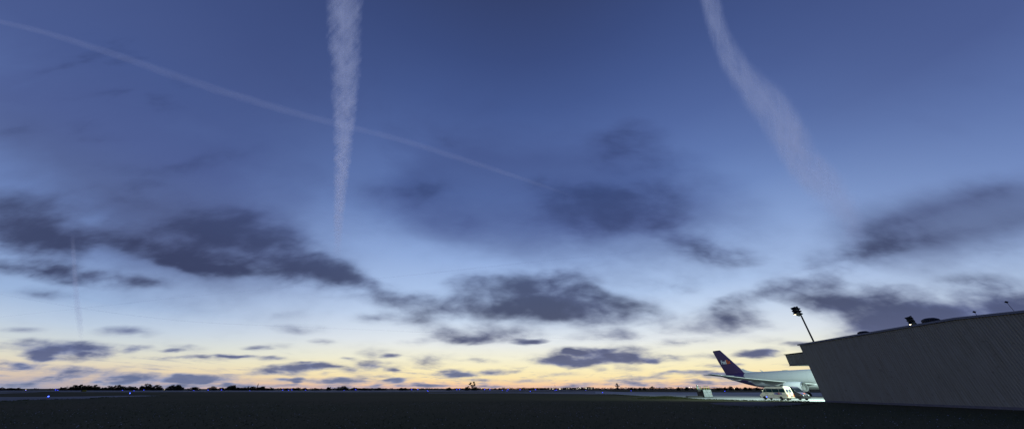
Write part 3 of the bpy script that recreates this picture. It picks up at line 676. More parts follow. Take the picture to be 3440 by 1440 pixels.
# landing gear
def wheel_set(parent, s, l, r, w):
    b = MB(); T = Matrix.Translation(A(s, l, r)) @ Matrix.Rotation(pi/2, 4, 'X')
    b.lathe([(r*.55, -w/2), (r*.9, -w/2), (r, -w*.32), (r, w*.32), (r*.9, w/2), (r*.55, w/2)], 24, T); o = b.build('wheel', m_black, parent, smooth_=45)
    b = MB(); b.lathe([(.05, -w*.42), (r*.25, -w*.5), (r*.54, -w*.44), (r*.56, -w*.51), (r*.56, w*.51), (r*.54, w*.44), (r*.25, w*.5), (.05, w*.42)], 20, T); b.build('rim', m_alu, o, smooth_=45)
for sg in (1, -1):
    b = MB(); l = sg * 4.65; b.tube(A(28.6, l, .6), A(28.6, l, 3.4), .16, .2, 12); b.tube(A(28.6, l, 1.6), A(28.2, sg * 2.4, 2.9), .08, .08, 8); b.tube(A(27.9, l, .6), A(29.4, l, .6), .11, .11, 8)
    g = b.build('landing_gear', m_white, jet, smooth_=40)
    for s in (27.9, 29.4):
        for dl in (-.57, .57): wheel_set(g, s, l + dl, .58, .42)
    b = MB(); b.box(A(29.4, l + sg * .75, 1.3), A(27.6, l + sg * .80, 2.9)); b.build('gear_door', m_white, g)
b = MB(); b.tube(A(6.2, 0, .4), A(6.2, 0, 3.2), .12, .15, 12); b.tube(A(6.2, 0, 1.4), A(7.8, 0, 2.7), .06, .06, 8); g = b.build('landing_gear', m_white, jet, smooth_=40)
for dl in (-.36, .36): wheel_set(g, 6.2, dl, .46, .32)

# ------------------------------------------------------------------ vans
def make_van(name, label, loc, rz, paint, lower, hood_text, sc):
    t = thing(name, label, 'van', loc, rz, None); t.scale = (sc, sc, sc)
    W = .965
    side = [(-3.58, .42), (-3.62, .95), (-3.56, 1.5), (-3.46, 2.35), (-3.36, 2.56), (-3.1, 2.62), (.75, 2.62), (1.05, 2.55), (1.25, 2.42), (2.02, 1.52), (2.9, 1.06), (3.02, .86), (3.04, .55), (2.98, .36)]
    def yo(z, x):                                # tumblehome: width by height, nose tucks in
        w = W if z < 1.35 else W - (z - 1.35) * .085
        return w - (.10 if x > 2.85 else .03 if x > 2.2 else 0)
    # wheel arches are cut into the sill outline
    def arch(cx, r=.42, n=9): return [(cx + r * cos(pi * i / (n - 1)), .36 + r * .92 * sin(pi * i / (n - 1))) for i in range(n)]
    outline = side + arch(2.0) + arch(-2.0)
    n = len(outline); b = MB()
    rings = [[Vector((x, y_ * (yo(z, x) - ins), z if ins == 0 else z)) for x, z in outline] for y_, ins in ((1, 0), (1, .0), (-1, 0), (-1, 0))]
    left = rings[0]; right = rings[2]
    b.add(left + right, [tuple(range(n)), tuple(range(2*n - 1, n - 1, -1))] + [(i, n + i, n + (i + 1) % n, (i + 1) % n) for i in range(n)])
    body = b.build('body', paint, t, smooth_=28, bevel=.035)
    bm = bmesh.new(); bm.from_mesh(body.data); bmesh.ops.triangulate(bm, faces=[f for f in bm.faces if len(f.verts) > 4]); bm.to_mesh(body.data); bm.free()
    body.modifiers.clear()
    b = MB(); b.box((-2.9, -.8, .30), (2.7, .8, .45)); b.build('underbody', m_black, t)
    def pane(pts, out, nm, m, par=t):            # a slab standing just proud of the body side
        bb = MB(); bb.prism([Vector((x, out * (yo(z, x) + .004), z)) for x, z in pts], (0, out * .012, 0)); return bb.build(nm, m, par)
    for o_ in (1, -1):
        pane([(1.98, 1.50), (1.12, 1.50), (1.12, 2.18), (1.34, 2.18)], o_, 'door_window', m_glass)
        for x0, x1 in ((.98, -.42), (-.50, -2.02), (-2.10, -3.36)):
            pane([(x0, 1.50), (x1, 1.50), (x1, 2.20), (x0, 2.20)], o_, 'side_window', m_glass)
        pane([(2.55, .80), (-3.45, .80), (-3.45, .87), (2.55, .87)], o_, 'rub_strip', lower)
        pane([(-.2, 1.02), (-3.50, 1.02), (-3.50, 1.06), (-.2, 1.06)], o_, 'slide_rail', m_dark)
        for x in (1.28, .80):
            bb = MB(); bb.box((x - .12, o_ * W - .01, 1.19), (x + .12, o_ * W + .035, 1.25)); bb.build('handle', m_dark, t)
        pane([(1.06, .45), (1.045, .45), (1.045, 2.35), (1.06, 2.35)], o_, 'door_seam', m_dark)
        bb = MB(); bb.box((2.55, o_ * (W - .01), 1.0), (2.75, o_ * (W + .006), 1.06)); bb.build('indicator', m_orangelens, t)
        bb = MB(); bb.box((1.72, o_ * W, 1.58), (1.84, o_ * (W + .22), 1.90)); bb.build('mirror', paint, t, bevel=.03)
        bb = MB(); bb.box((2.90, o_ * .52, .80), (3.045, o_ * .84, 1.02)); bb.build('headlight', m_alu, t, bevel=.03)
        for x in (2.0, -2.0):
            T = Matrix.Translation((x, o_ * (W - .14), .36)) @ Matrix.Rotation(pi/2, 4, 'X')
            bb = MB(); bb.lathe([(.22, -.115), (.31, -.115), (.35, -.08), (.35, .08), (.31, .115), (.22, .115)], 24, T); wh = bb.build('wheel', m_black, t, smooth_=45)
            bb = MB(); bb.lathe([(.04, -.12), (.07, -.09), (.19, -.085), (.215, -.125), (.215, .125), (.19, .085), (.07, .09), (.04, .12)], 20, T); bb.build('rim', m_steel, wh, smooth_=45)
        for z0, z1, m_ in ((.98, 1.16, m_redlens), (.82, .97, m_orangelens), (.70, .81, m_redlens)):
            bb = MB(); bb.box((-3.655, o_ * .80, z0), (-3.56, o_ * .95, z1)); bb.build('tail_light', m_, t)
        bb = MB(); bb.prism([Vector((-3.566 + (z - 1.5) * .118, o_ * y_, z)) for y_, z in ((.07, 1.52), (.70, 1.52), (.68, 2.14), (.07, 2.14))], (-.012, 0, 0)); bb.build('rear_window', mat('rear_glass', (.30, .32, .42), .15) if False else m_rearglass, t)
    bb = MB(); bb.prism([(1.33, .82, 2.33), (1.33, -.82, 2.33), (1.98, -.88, 1.57), (1.98, .88, 1.57)], (.016, 0, .014)); bb.build('windscreen', m_screen, t)
    bb = MB(); bb.box((2.96, -.92, .40), (3.10, .92, .66)); bb.build('front_bumper', m_dark, t, bevel=.04)
    bb = MB(); bb.box((3.0, -.50, .74), (3.05, .50, .98)); bb.build('grille', m_dark, t)
    bb = MB(); bb.box((-3.68, -.95, .40), (-3.55, .95, .58)); bb.build('rear_bumper', lower, t, bevel=.03)
    bb = MB(); bb.box((-3.64, -.012, .60), (-3.575, .012, 1.46)); bb.build('door_seam', m_dark, t)
    bb = MB(); bb.box((-3.665, .03, 1.19), (-3.58, .16, 1.25)); bb.build('handle', m_dark, t)
    bb = MB(); bb.box((-3.46, -.07, 2.45), (-3.40, .07, 2.50)); bb.build('brake_light', m_redlens, t)
    # lettering: a lilac panel on the flank, small word on a rear door, one across the bonnet
    for o_ in (1, -1):
        pn = pane([(-.75, 1.08), (-2.60, 1.08), (-2.60, 1.44), (-.75, 1.44)], o_, 'logo_panel', m_panel)
        if o_ > 0: fedex(pn, 1.05, lambda x, z: Vector((-1.15 - x, yo(1.2, 0) + .020, 1.13 + z)), m_violet, m_orange)
        else: fedex(pn, 1.05, lambda x, z: Vector((-2.2 + x, -(yo(1.2, 0) + .020), 1.13 + z)), m_violet, m_orange)
    fedex(t, .62, lambda x, z: Vector((-3.632, -.10 - x, .70 + z)), m_violet, m_orange)
    if hood_text: fedex(t, .95, lambda x, z: Vector((2.62 - z * .88, -.45 + x, 1.225 + z * .46)), m_violet, m_orange)
    return t
m_screen = mat('dark_windscreen', (.004, .006, .010), .35, spec=.08)
m_rearglass = mat('rear_window_glass', (.10, .11, .16), .2)
m_panel = mat('lilac_panel', (.33, .30, .44), .5)
m_cream = mat('cream_van_paint', (.90, .80, .58), .4, var=.08, vscale=1.2)
m_creamlow = mat('cream_trim', (.42, .37, .28), .55, var=.1)
m_dusk = mat('dusky_van_paint', (.024, .021, .038), .45, var=.06, vscale=1.2)
m_dusklow = mat('dusky_trim', (.018, .016, .022), .6)
make_van('van', 'cream delivery van with side windows, its rear doors towards the hangar', (60.19, 79.05, 0), 1.779, m_cream, m_creamlow, False, .989)
make_van('van', 'dark purple grey van behind the cream van, nose towards the hangar', (64.45, 79.16, 0), 4.846, m_dusk, m_dusklow, True, .994)

# ------------------------------------------------------------------ cargo loader
gl = thing('cargo_loader', 'grey and black cargo loader with yellow rails on the apron left of the jet', 'cargo loader', (55.75, 100.3, 0))
m_panelg = mat('worn_grey_panel', (.26, .28, .29), .5, .2, var=.35, vscale=3.5)
b = MB(); b.box((0, .06, .12), (2.45, 3.5, 1.92)); b.build('chassis', m_dark, gl, bevel=.03)
b = MB(); b.box((.06, -.02, .14), (1.20, .06, 1.88)); b.box((1.23, -.02, .14), (2.42, .06, 1.88)); fp = b.build('rear_panel', m_panelg, gl, bevel=.015)
b = MB(); b.box((.0, -.08, .02), (2.48, .04, .14)); b.build('bumper', m_dark, gl)
b = MB()
for x0, x1 in ((.15, .55), (.95, 1.4), (1.75, 2.3)): b.box((x0, -.05, 1.56), (x1, -.02, 1.78))
b.build('fold_step', m_alu, fp)
for x in (.30, 2.16):
    b = MB(); b.box((x - .06, -.045, .92), (x + .06, -.02, 1.04)); b.build('lamp', m_alu, fp)
    b = MB(); b.box((x - .06, -.045, .76), (x + .06, -.02, .86)); b.build('tail_light', m_redlens, fp)
b = MB(); b.box((-.02, -.06, 1.92), (2.47, 3.5, 2.0)); b.build('deck', m_panelg, gl)
b = MB()
for x in (.62, 1.30, 2.0): b.tube((x, .1, 1.98), (x, .1, 2.88), .055, .055, 8)
b.build('rail_post', m_yellow, gl)
b = MB(); b.tube((.58, .1, 2.88), (2.04, .1, 2.88), .045, .045, 8); b.build('hand_rail', m_dark, gl)
b = MB(); b.box((-1.15, .5, 1.55), (-.05, 2.4, 2.08)); b.build('platform', m_dark, gl, bevel=.03)
b = MB(); b.box((-.62, .55, 2.08), (-.05, .95, 2.2)); b.box((-.55, .60, 2.0), (-.08, .64, 2.14)); b.build('control_box', m_panelg, gl, bevel=.02)
b = MB(); b.box((-1.0, .8, 2.08), (-.45, 1.1, 2.95)); b.build('cab_column', m_panelg, gl, bevel=.06)
b = MB(); b.lathe([(.31, 0), (.31, .08), (.22, .18), (.05, .22)], 16, Matrix.Translation((-.72, .95, 2.95))); b.build('dome', m_alu, gl, smooth_=50)
b = MB()
for x in (-1.2, .02): b.tube((x, .55, 2.05), (x, .55, 2.80), .055, .055, 8)
b.build('rail_post', m_yellow, gl)
b = MB(); b.tube((-1.24, .55, 2.80), (.06, .55, 2.80), .04, .04, 8); b.build('hand_rail', m_dark, gl)
b = MB(); b.box((-4.5, .5, .04), (.0, 1.9, .34)); b.box((-4.55, .46, .30), (-.05, .56, .42)); b.build('conveyor_beam', m_dark, gl, bevel=.03)
for x in (.5, 2.0):
    for y in (.7, 2.8):
        b = MB(); b.lathe([(.08, -.14), (.26, -.14), (.30, 0), (.26, .14), (.08, .14)], 18, Matrix.Translation((x, y, .30)) @ Matrix.Rotation(pi/2, 4, 'Y')); b.build('wheel', m_black, gl, smooth_=40)

# ------------------------------------------------------------------ taxiway edge lights, runway lights
def edge_light(name, h, r, lensm, cat):
    t = thing(name, '', cat)
    b = MB(); b.tube((0, 0, 0), (0, 0, h * .62), r * .28, r * .24, 8); b.build('stake', m_orange_stake, t)
    b = MB(); b.lathe([(r * .5, h * .62), (r * .62, h * .70), (r * .4, h * .74)], 10); b.build('collar', m_dark, t)
    b = MB(); b.lathe([(r * .75, h * .74), (r, h * .82), (r * .9, h * .93), (r * .45, h)], 10); b.build('lens', lensm, t, smooth_=60)
    return t
m_orange_stake = mat('orange_stake', (.42, .16, .03), .6)
BL = [(86.6,1309.6),(186.7,1307.5),(194.3,1309),(287.7,1310.4),(410.9,1309),(449.9,1311),(483.2,1308.4),(651.2,1309.7),(699.3,1308.4),(744.4,1307.8),(838.4,1310.4),(949.5,1308.2),(969.2,1309.2),(980.2,1307.6),(1026.6,1308.8),(1155.8,1309.8),
      (1195,1307),(1383,1306.9),(1404,1306.6),(1435.5,1309.8),(1437.9,1312.8),(1534.7,1306.6),(1544,1306.5),(1628.5,1306.7),(1645.5,1306.9),(1688,1309.4),(1703.3,1311.4),(1707,1306.6),(1747.2,1306.7),(1781.2,1313.1),(1799,1307),(1864.2,1310.3),(1868.9,1308.2),(1967.9,1309.4),(2024.1,1317.2),(2120.2,1311.1),(2434.7,1312.2)]
NEAR = [(162.7,1330.3,155.5,1340.5,'blue taxiway light on an orange stake at the left pavement edge'),(436,1319.8,431.4,1328.4,'smaller blue taxiway light on a stake where the left pavement narrows'),(2578,1331,2580.8,1339.3,'blue taxiway light on a stake in front of the cream van')]
for u, v, ub, vb, lab in NEAR:
    p = ground_at(ub, vb)
    if u > 2500: p = ground_at(2580.8, 1345.0)
    h = at_y(u, v - 2, p.y).z
    t = edge_light('taxiway_light', h, .05 if u > 2500 else .13, m_blue, 'taxiway light'); tag(t, lab, None, 'blue taxiway lights'); t.location = p
proto = None
for i, (u, v) in enumerate(BL):
    d = ray(u, v); k = min((.55 - CAMH) / d.z, 420) if d.z < -1e-4 else 420
    p = Vector((d.x * k, d.y * k, 0)); h = CAMH + d.z * k + .1
    if proto is None: proto = edge_light('taxiway_light', 1.0, 1.0, m_blue2, 'taxiway light'); t = proto
    else: t = copy_tree(proto)
    dist = p.length; r = max(.17, min(.46, dist * .00115))
    t.location = p; t.scale = (r, r, h)
    tag(t, 'far blue taxiway light glowing as a dot along the dark airfield', 'taxiway light', 'far blue taxiway lights')
WL = [(60.7,1307.6),(86.9,1307.2),(278.5,1307.1),(329.7,1307.3),(480,1306.9),(552,1307.3),(666.4,1306.7),(756.5,1307.1),(839.9,1306.7),(1002,1306.6),(1153,1306.4),(1172.5,1306.5),(2467,1303.2),(2733,1303.5)]
wp = None
for u, v in WL:
    d = ray(u, v); k = 560.0; p = Vector((d.x * k, d.y * k, 0)); h = CAMH + d.z * k + .2
    t = edge_light('runway_light', 1.0, 1.0, m_amber, 'runway light') if wp is None else copy_tree(wp)
    if wp is None: wp = t
    t.location = p; t.scale = (.42, .42, h)
    tag(t, 'far pale yellow runway light under the skyline trees', 'runway light', 'pale runway lights')

# yellow signs
def sign(u0, u1, vt, vb, label):
    p = ground_at((u0 + u1) / 2, vb); a = at_y(u0, vt, p.y); c = at_y(u1, vt, p.y); w = c.x - a.x; h = a.z
    t = thing('taxiway_sign', label, 'sign', p, 0, 'yellow taxiway signs')
    b = MB(); b.box((-w/2, -.12, .12), (w/2 , .12, h)); b.build('sign_board', m_signy, t, bevel=.03)
    b = MB(); b.box((-w/2 - .05, -.13, .12), (-w/2 + w*.16, .13, h + .02)); b.build('end_cap', m_dark, t)
    for x in (-w*.35, w*.35):
        b = MB(); b.box((x - .05, -.06, 0), (x + .05, .06, .14)); b.build('leg', m_dark, t)
sign(272, 288, 1308.6, 1314.6, 'yellow taxiway sign with a dark end below the left trees')
sign(1003, 1016, 1307.2, 1310.6, 'dim yellow sign left of the middle of the skyline')

# ------------------------------------------------------------------ trees
def tree_meshes(kind, seed):
    """unit tree one metre high: returns (trunk mesh, crown mesh)"""
    r = random.Random(seed)
    tb = MB(); cb = MB(); clumps = []
    if kind == 'round':    # low broad crown near the ground
        wid = .72; th = .30
        for i in range(15):
            a = r.uniform(0, 2*pi); q = r.random() ** .6; zz = .30 + .55 * r.random() * (1 - .45 * q * q) ; clumps.append((wid * .78 * q * cos(a), wid * .78 * q * sin(a), zz, r.uniform(.13, .22)))
        for i in range(26): a = r.uniform(0, 2*pi); q = sqrt(r.random()); clumps.append((wid * .98 * cos(a) * q, wid * .98 * sin(a) * q, r.uniform(.03, .42), .19))
    elif kind == 'tall':   # airy upright crown with see-through middle
        wid = .36; th = .35
        for i in range(17):
            a = r.uniform(0, 2*pi); zz = r.uniform(.36, .92); w = wid * sqrt(max(.05, 1 - ((zz - .62) / .36) ** 2)); q = r.uniform(.55, 1)
            clumps.append((w * q * cos(a), w * q * sin(a), zz, r.uniform(.07, .12)))
        for i in range(8): a = r.uniform(0, 2*pi); clumps.append((.42 * cos(a) * r.random(), .42 * sin(a) * r.random(), r.uniform(.05, .28), .13))
    elif kind == 'umbrella':
        wid = .36; th = .42
        for i in range(14):
            a = r.uniform(0, 2*pi); q = sqrt(r.random()); clumps.append((wid * q * cos(a), wid * q * sin(a), .66 + .27 * (1 - q * q) * r.random() - .10 * q, r.uniform(.08, .13)))
        for i in range(3): clumps.append((r.uniform(-.12, .12), 0, r.uniform(.35, .5), .07))
    else:                  # sparse, leaning, open twigs
        wid = .5; th = .3
        for i in range(9):
            a = r.uniform(0, 2*pi); q = r.random(); clumps.append((.15 + wid * q * cos(a), wid * q * sin(a), r.uniform(.3, .9), r.uniform(.08, .14)))
    trunk_top = Vector((0, 0, th)); tb.tube((0, 0, 0), trunk_top, .035, .022, 7)
    for cx, cy, cz, cr in clumps:
        if cz > th: tb.tube(trunk_top - Vector((0, 0, r.uniform(0, th*.5))), (cx, cy, cz), .012, .004, 5, False)
        n = int((120 if kind == 'round' else 90 if kind != 'sparse' else 26) * (cr / .15) ** 1.4)
        for _ in range(n):
            d = Vector((r.gauss(0, 1), r.gauss(0, 1), r.gauss(0, .75))); d = d.normalized() * cr * r.random() ** .45
            c = Vector((cx, cy, cz)) + d; s = r.uniform(.020, .042); u = Vector((r.gauss(0, 1), r.gauss(0, 1), r.gauss(0, 1))).normalized(); w = u.orthogonal().normalized()
            cb.add([c - u*s, c + w*s*.7, c + u*s, c - w*s*.7], [(0, 1, 2, 3)])
    return tb, cb
KINDS = {}
for kd, seeds in (('round', (1, 2, 3, 4, 5)), ('tall', (11,)), ('umbrella', (21, 22)), ('sparse', (31, 32))):
    KINDS[kd] = [tree_meshes(kd, s) for s in seeds]
PROT = {}
def tree(u, vb, vt, wpx, kind, i, label, Yd=620.0, group='trees along the far edge of the airfield'):
    base = at_y(u, 1307, Yd); topz = at_y(u, vt, Yd).z; h = topz * 1.08
    key = (kind, i % len(KINDS[kind]))
    if key in PROT: t = copy_tree(PROT[key])
    else:
        tb, cb = KINDS[kind][key[1]]; t = thing('tree', '', 'tree')
        tb.build('trunk', m_bark, t, smooth_=60); cb.build('crown', m_leaf, t); PROT[key] = t
    w = (at_y(u + wpx / 2, vt, Yd).x - at_y(u - wpx / 2, vt, Yd).x); unit = {'round': 1.5, 'tall': .84, 'umbrella': .86, 'sparse': 1.1}[kind]
    t.location = (base.x, Yd, 0); t.scale = (w / unit, w / unit, h); t.rotation_euler = (0, 0, 0 if kind in ('sparse',) else (i * 2.4) % 6.28)
    tag(t, label, 'tree', group)
TR = [(0,1299,18),(31,1300.3,26),(57,1300.4,26),(208,1298.5,22),(245,1292,22),(262,1288.5,30),(285,1289.5,28),(311,1291,34),(345,1299,20),(366,1295,26),(393,1289.3,28),(424,1293.6,38),(450,1297,18),(472,1295.5,22),(490,1288,36),(525,1289.3,32),(585,1288,38),(604,1296,20),(651,1297.6,32),(713,1295.6,30),(746,1299.6,28),(778,1290,34),(800,1299.5,22),(818,1298.6,30),(832,1296.6,18),(849,1295.2,22),(880,1294.6,42),
      (909,1299.2,18),(962,1301.4,16),(984,1301.4,14),(1001,1299.2,20),(1024,1300.2,18),(1060,1301.4,28),(1104,1297.6,17),(1150,1295.6,40),(1190,1299.2,22),(1225,1300.8,46),(1275,1301,40),(1355,1300.6,36),(1508,1300,18)]
rowlab = 'dark round tree in the broken row along the left skyline'
special = {262: 'tall broad dark tree right behind the yellow taxiway sign', 585: 'broad tree standing apart right of the long left clump', 778: 'peaked tree left of the slim red banded mast', 880: 'wide bushy tree just right of the slim red banded mast', 1150: 'wide tree between left skyline row and the lone central tree'}
for i, (u, vt, w) in enumerate(TR):
    lab = special.get(u) or rowlab
    tree(u, 1307, vt, w, 'round', i, lab)
tree(216, 1307, 1294.5, 20, 'sparse', 0, 'thin sparse leaning tree left of the dense left clump')
tree(1585, 1306, 1282, 24, 'tall', 0, 'tall airy lone tree at the middle of the skyline')
tree(1571, 1306, 1295.5, 20, 'round', 2, 'low bush against the left foot of the tall central tree')
tree(1597, 1306, 1296.5, 16, 'round', 3, 'low bush against the right foot of the tall central tree')
tree(1606, 1306, 1297, 12, 'sparse', 1, 'thin small tree just right of the tall central tree')
tree(2075, 1305, 1287, 17, 'umbrella', 0, 'lone umbrella shaped tree above the town lights')
tree(2193, 1305, 1296, 16, 'umbrella', 1, 'small rounded tree right of the town lights')
for i, (u, vt, w) in enumerate(((2122, 1300, 10), (2133, 1300.6, 10), (2150, 1300, 9), (2166, 1299.6, 10), (2280, 1298, 14), (2308, 1297.4, 14), (2412, 1300, 12), (2437, 1298.5, 13), (2457, 1295, 14), (2478, 1298.5, 14), (2505, 1298, 13), (2520, 1299, 14), (2545, 1298.4, 15))):
    tree(u, 1307, vt, w, 'round', i, 'small tree poking above the far wood on the right', 640)
# the far wood that reads as one mass
b = MB(); r_ = random.Random(5)
for i in range(620):
    u = r_.uniform(-250, 3500) if i < 120 else r_.uniform(1680, 2900) if i < 520 else r_.uniform(900, 1700)
    Yd = r_.uniform(690, 800); top = 1303.4 - (.8 + 3.4 * r_.random() ** 1.6 if 2080 < u < 2900 else 1.2 + 2.0 * r_.random() ** 2 if 1680 < u else .2 + .9 * r_.random())
    p = at_y(u, top, Yd)
    for _ in range(34):
        zz = p.z * r_.random() ** .6; s = r_.uniform(.35, .8); c = Vector((p.x + r_.gauss(0, 3.2) * (1.15 - zz / max(p.z, .1) * .7), Yd + r_.gauss(0, 2), zz))
        uu = Vector((r_.gauss(0, 1), r_.gauss(0, 1), r_.gauss(0, 1))).normalized(); w = uu.orthogonal().normalized()
        b.add([c - uu*s, c + w*s*.8, c + uu*s, c - w*s*.8], [(0, 1, 2, 3)])
tag(b.build('distant_wood', m_leaf2), kind='stuff')

# slim masts on the skyline
def slim_mast(u, vb, vt, Yd, label, r, banded):
    p = at_y(u, vb, Yd); h = at_y(u, vt, Yd).z; t = thing('radio_mast', label, 'mast', (p.x, Yd, 0))
    k = 9
    for i in range(k):
        z0, z1 = h * .80 * i / k, h * .80 * (i + 1) / k; rr = r * (.3 if (banded and i < 3) else 1)
        b = MB(); b.tube((0, 0, z0), (0, 0, z1), rr, rr * .95, 8); b.build('band', m_red if i % 2 else m_dark, t)
    b = MB(); b.tube((0, 0, h * .8), (0, 0, h), r * .22, r * .10, 6); b.build('spike', m_dark, t)
slim_mast(861, 1307, 1284, 600, 'slim red and dark banded mast among the left skyline trees', .62, True)
slim_mast(1865, 1305, 1286.5, 900, 'faint thin lattice mast left of the town lights', .28, False)

# far lit buildings and lamps of the town
def town_house(u, w, h, label, seed):
    r = random.Random(seed); p = at_y(u, 1306, 960); t = thing('terminal_building', label, 'building', (p.x, 960 + r.uniform(-10, 10), 0), 0, 'lit buildings beyond the runway')
    b = MB(); b.box((-w/2, 0, 0), (w/2, 9, h)); b.build('wall', m_town, t)
    b = MB(); b.box((-w/2 - .4, -.5, h), (w/2 + .4, 9.4, h + .5)); b.build('roof', m_dark, t)
    x = -w/2 + 1
    while x < w/2 - 2:
        if r.random() < .55 or x < -w/2 + 1.5:
            b = MB(); b.box((x, -.25, h * .45), (x + 1.9, -.05, h * .85)); b.build('window', m_townlamp, t)
        x += 2.9
m_town = mat('town_wall', (.20, .19, .18), .8)
for i, (u, w, h) in enumerate(((1853, 12, 4), (1890, 22, 4.2), (1912, 14, 5.5), (1932, 16, 4.6), (1952, 14, 6), (1972, 16, 6.6), (1990, 14, 6.2))):
    town_house(u, w, h, 'low lit building in the row of town lights on the skyline', 50 + i)
tp = None
for u, v in ((1977, 1303.5), (1988, 1301.5), (1996, 1301.5), (2005, 1302), (2014, 1302), (2024, 1303), (2037, 1302), (2043, 1302.5), (2060, 1301.6), (2065, 1301.6), (2069, 1302.6), (2096, 1300.8), (2101, 1300.8), (2103, 1304.4), (1965, 1301), (1940, 1301.6), (2316, 1299.4), (2322, 1299.4), (1948, 1300.6), (1922, 1302)):
    p = at_y(u, v, 940)
    if tp is None:
        t = thing('street_lamp', '', 'street lamp'); b = MB(); b.tube((0, 0, 0), (0, 0, 1), .12, .08, 6); b.build('pole', m_dark, t)
        b = MB(); b.box((-.95, -.5, .92), (.95, .5, 1.10)); b.build('lamp_head', m_townlamp, t); tp = t
    else: t = copy_tree(tp)
    t.location = (p.x, 940, 0); t.scale = (1, 1, p.z); tag(t, 'far white floodlamp in the cluster of town lights', 'street lamp', 'town lamps beyond the runway')

# ------------------------------------------------------------------ contrails (8 to 10 km up, lit from below the horizon)
def trail_mat(name, dens, sx, thr, soft, col=(.80, .80, .86), amp=2.6, feather=.35):
    m = bpy.data.materials.new(name); m.use_nodes = True; t = m.node_tree; t.nodes.clear()
    def nd(k): return t.nodes.new(k)
    at = nd('ShaderNodeAttribute'); at.attribute_name = 'across'; al = nd('ShaderNodeAttribute'); al.attribute_name = 'along'; fa = nd('ShaderNodeAttribute'); fa.attribute_name = 'strength'
    def mm(op, a, b_=None, c_=None, cl=False):
        n = nd('ShaderNodeMath'); n.operation = op; n.use_clamp = cl
        for i, q in enumerate((a, b_, c_)):
            if q is None: continue
            if isinstance(q, (int, float)): n.inputs[i].default_value = q
            else: t.links.new(q, n.inputs[i])
        return n.outputs[0]
    cx = nd('ShaderNodeCombineXYZ'); t.links.new(mm('MULTIPLY', al.outputs['Fac'], sx), cx.inputs[0]); t.links.new(at.outputs['Fac'], cx.inputs[1])
    # slanted streaks: shear the along coordinate by the across one
    cs = nd('ShaderNodeCombineXYZ'); t.links.new(mm('ADD', mm('MULTIPLY', al.outputs['Fac'], sx * 2.6), mm('MULTIPLY', at.outputs['Fac'], 2.4)), cs.inputs[0]); t.links.new(mm('MULTIPLY', at.outputs['Fac'], .5), cs.inputs[1])
    n1 = nd('ShaderNodeTexNoise'); n1.inputs['Scale'].default_value = 1.3; n1.inputs['Detail'].default_value = 6; n1.inputs['Roughness'].default_value = .65; t.links.new(cx.outputs[0], n1.inputs['Vector'])
    n2 = nd('ShaderNodeTexNoise'); n2.inputs['Scale'].default_value = 1.6; n2.inputs['Detail'].default_value = 5; n2.inputs['Roughness'].default_value = .6; t.links.new(cs.outputs[0], n2.inputs['Vector'])
    n = mm('ADD', mm('MULTIPLY', n1.outputs[0], .62), mm('MULTIPLY', n2.outputs[0], .38))
    ed = mm('SUBTRACT', 1.0, mm('MULTIPLY', at.outputs['Fac'], at.outputs['Fac']))      # 1 on the axis, 0 at the rims
    d = mm('ADD', ed, mm('MULTIPLY', mm('SUBTRACT', n, .5), amp))
    mr = nd('ShaderNodeMapRange'); mr.interpolation_type = 'SMOOTHSTEP'; t.links.new(d, mr.inputs[0]); mr.inputs[1].default_value = thr; mr.inputs[2].default_value = thr + soft
    sm = nd('ShaderNodeMapRange'); sm.interpolation_type = 'SMOOTHSTEP'; t.links.new(ed, sm.inputs[0]); sm.inputs[1].default_value = 0; sm.inputs[2].default_value = feather
    a = mm('MULTIPLY', mm('MULTIPLY', mr.outputs[0], sm.outputs[0]), mm('MULTIPLY', fa.outputs['Fac'], dens), None, True)
    tr = nd('ShaderNodeBsdfTransparent'); tl = nd('ShaderNodeBsdfTranslucent'); df = nd('ShaderNodeBsdfDiffuse'); tl.inputs[0].default_value = (*col, 1); df.inputs[0].default_value = (*col, 1); tl.inputs[0].default_value = (col[0]*.5, col[1]*.5, col[2]*.5, 1)
    ad = nd('ShaderNodeAddShader'); t.links.new(tl.outputs[0], ad.inputs[0]); t.links.new(df.outputs[0], ad.inputs[1])
    mx = nd('ShaderNodeMixShader'); t.links.new(a, mx.inputs[0]); t.links.new(tr.outputs[0], mx.inputs[1]); t.links.new(ad.outputs[0], mx.inputs[2])
    o = nd('ShaderNodeOutputMaterial'); t.links.new(mx.outputs[0], o.inputs[0])
    return m
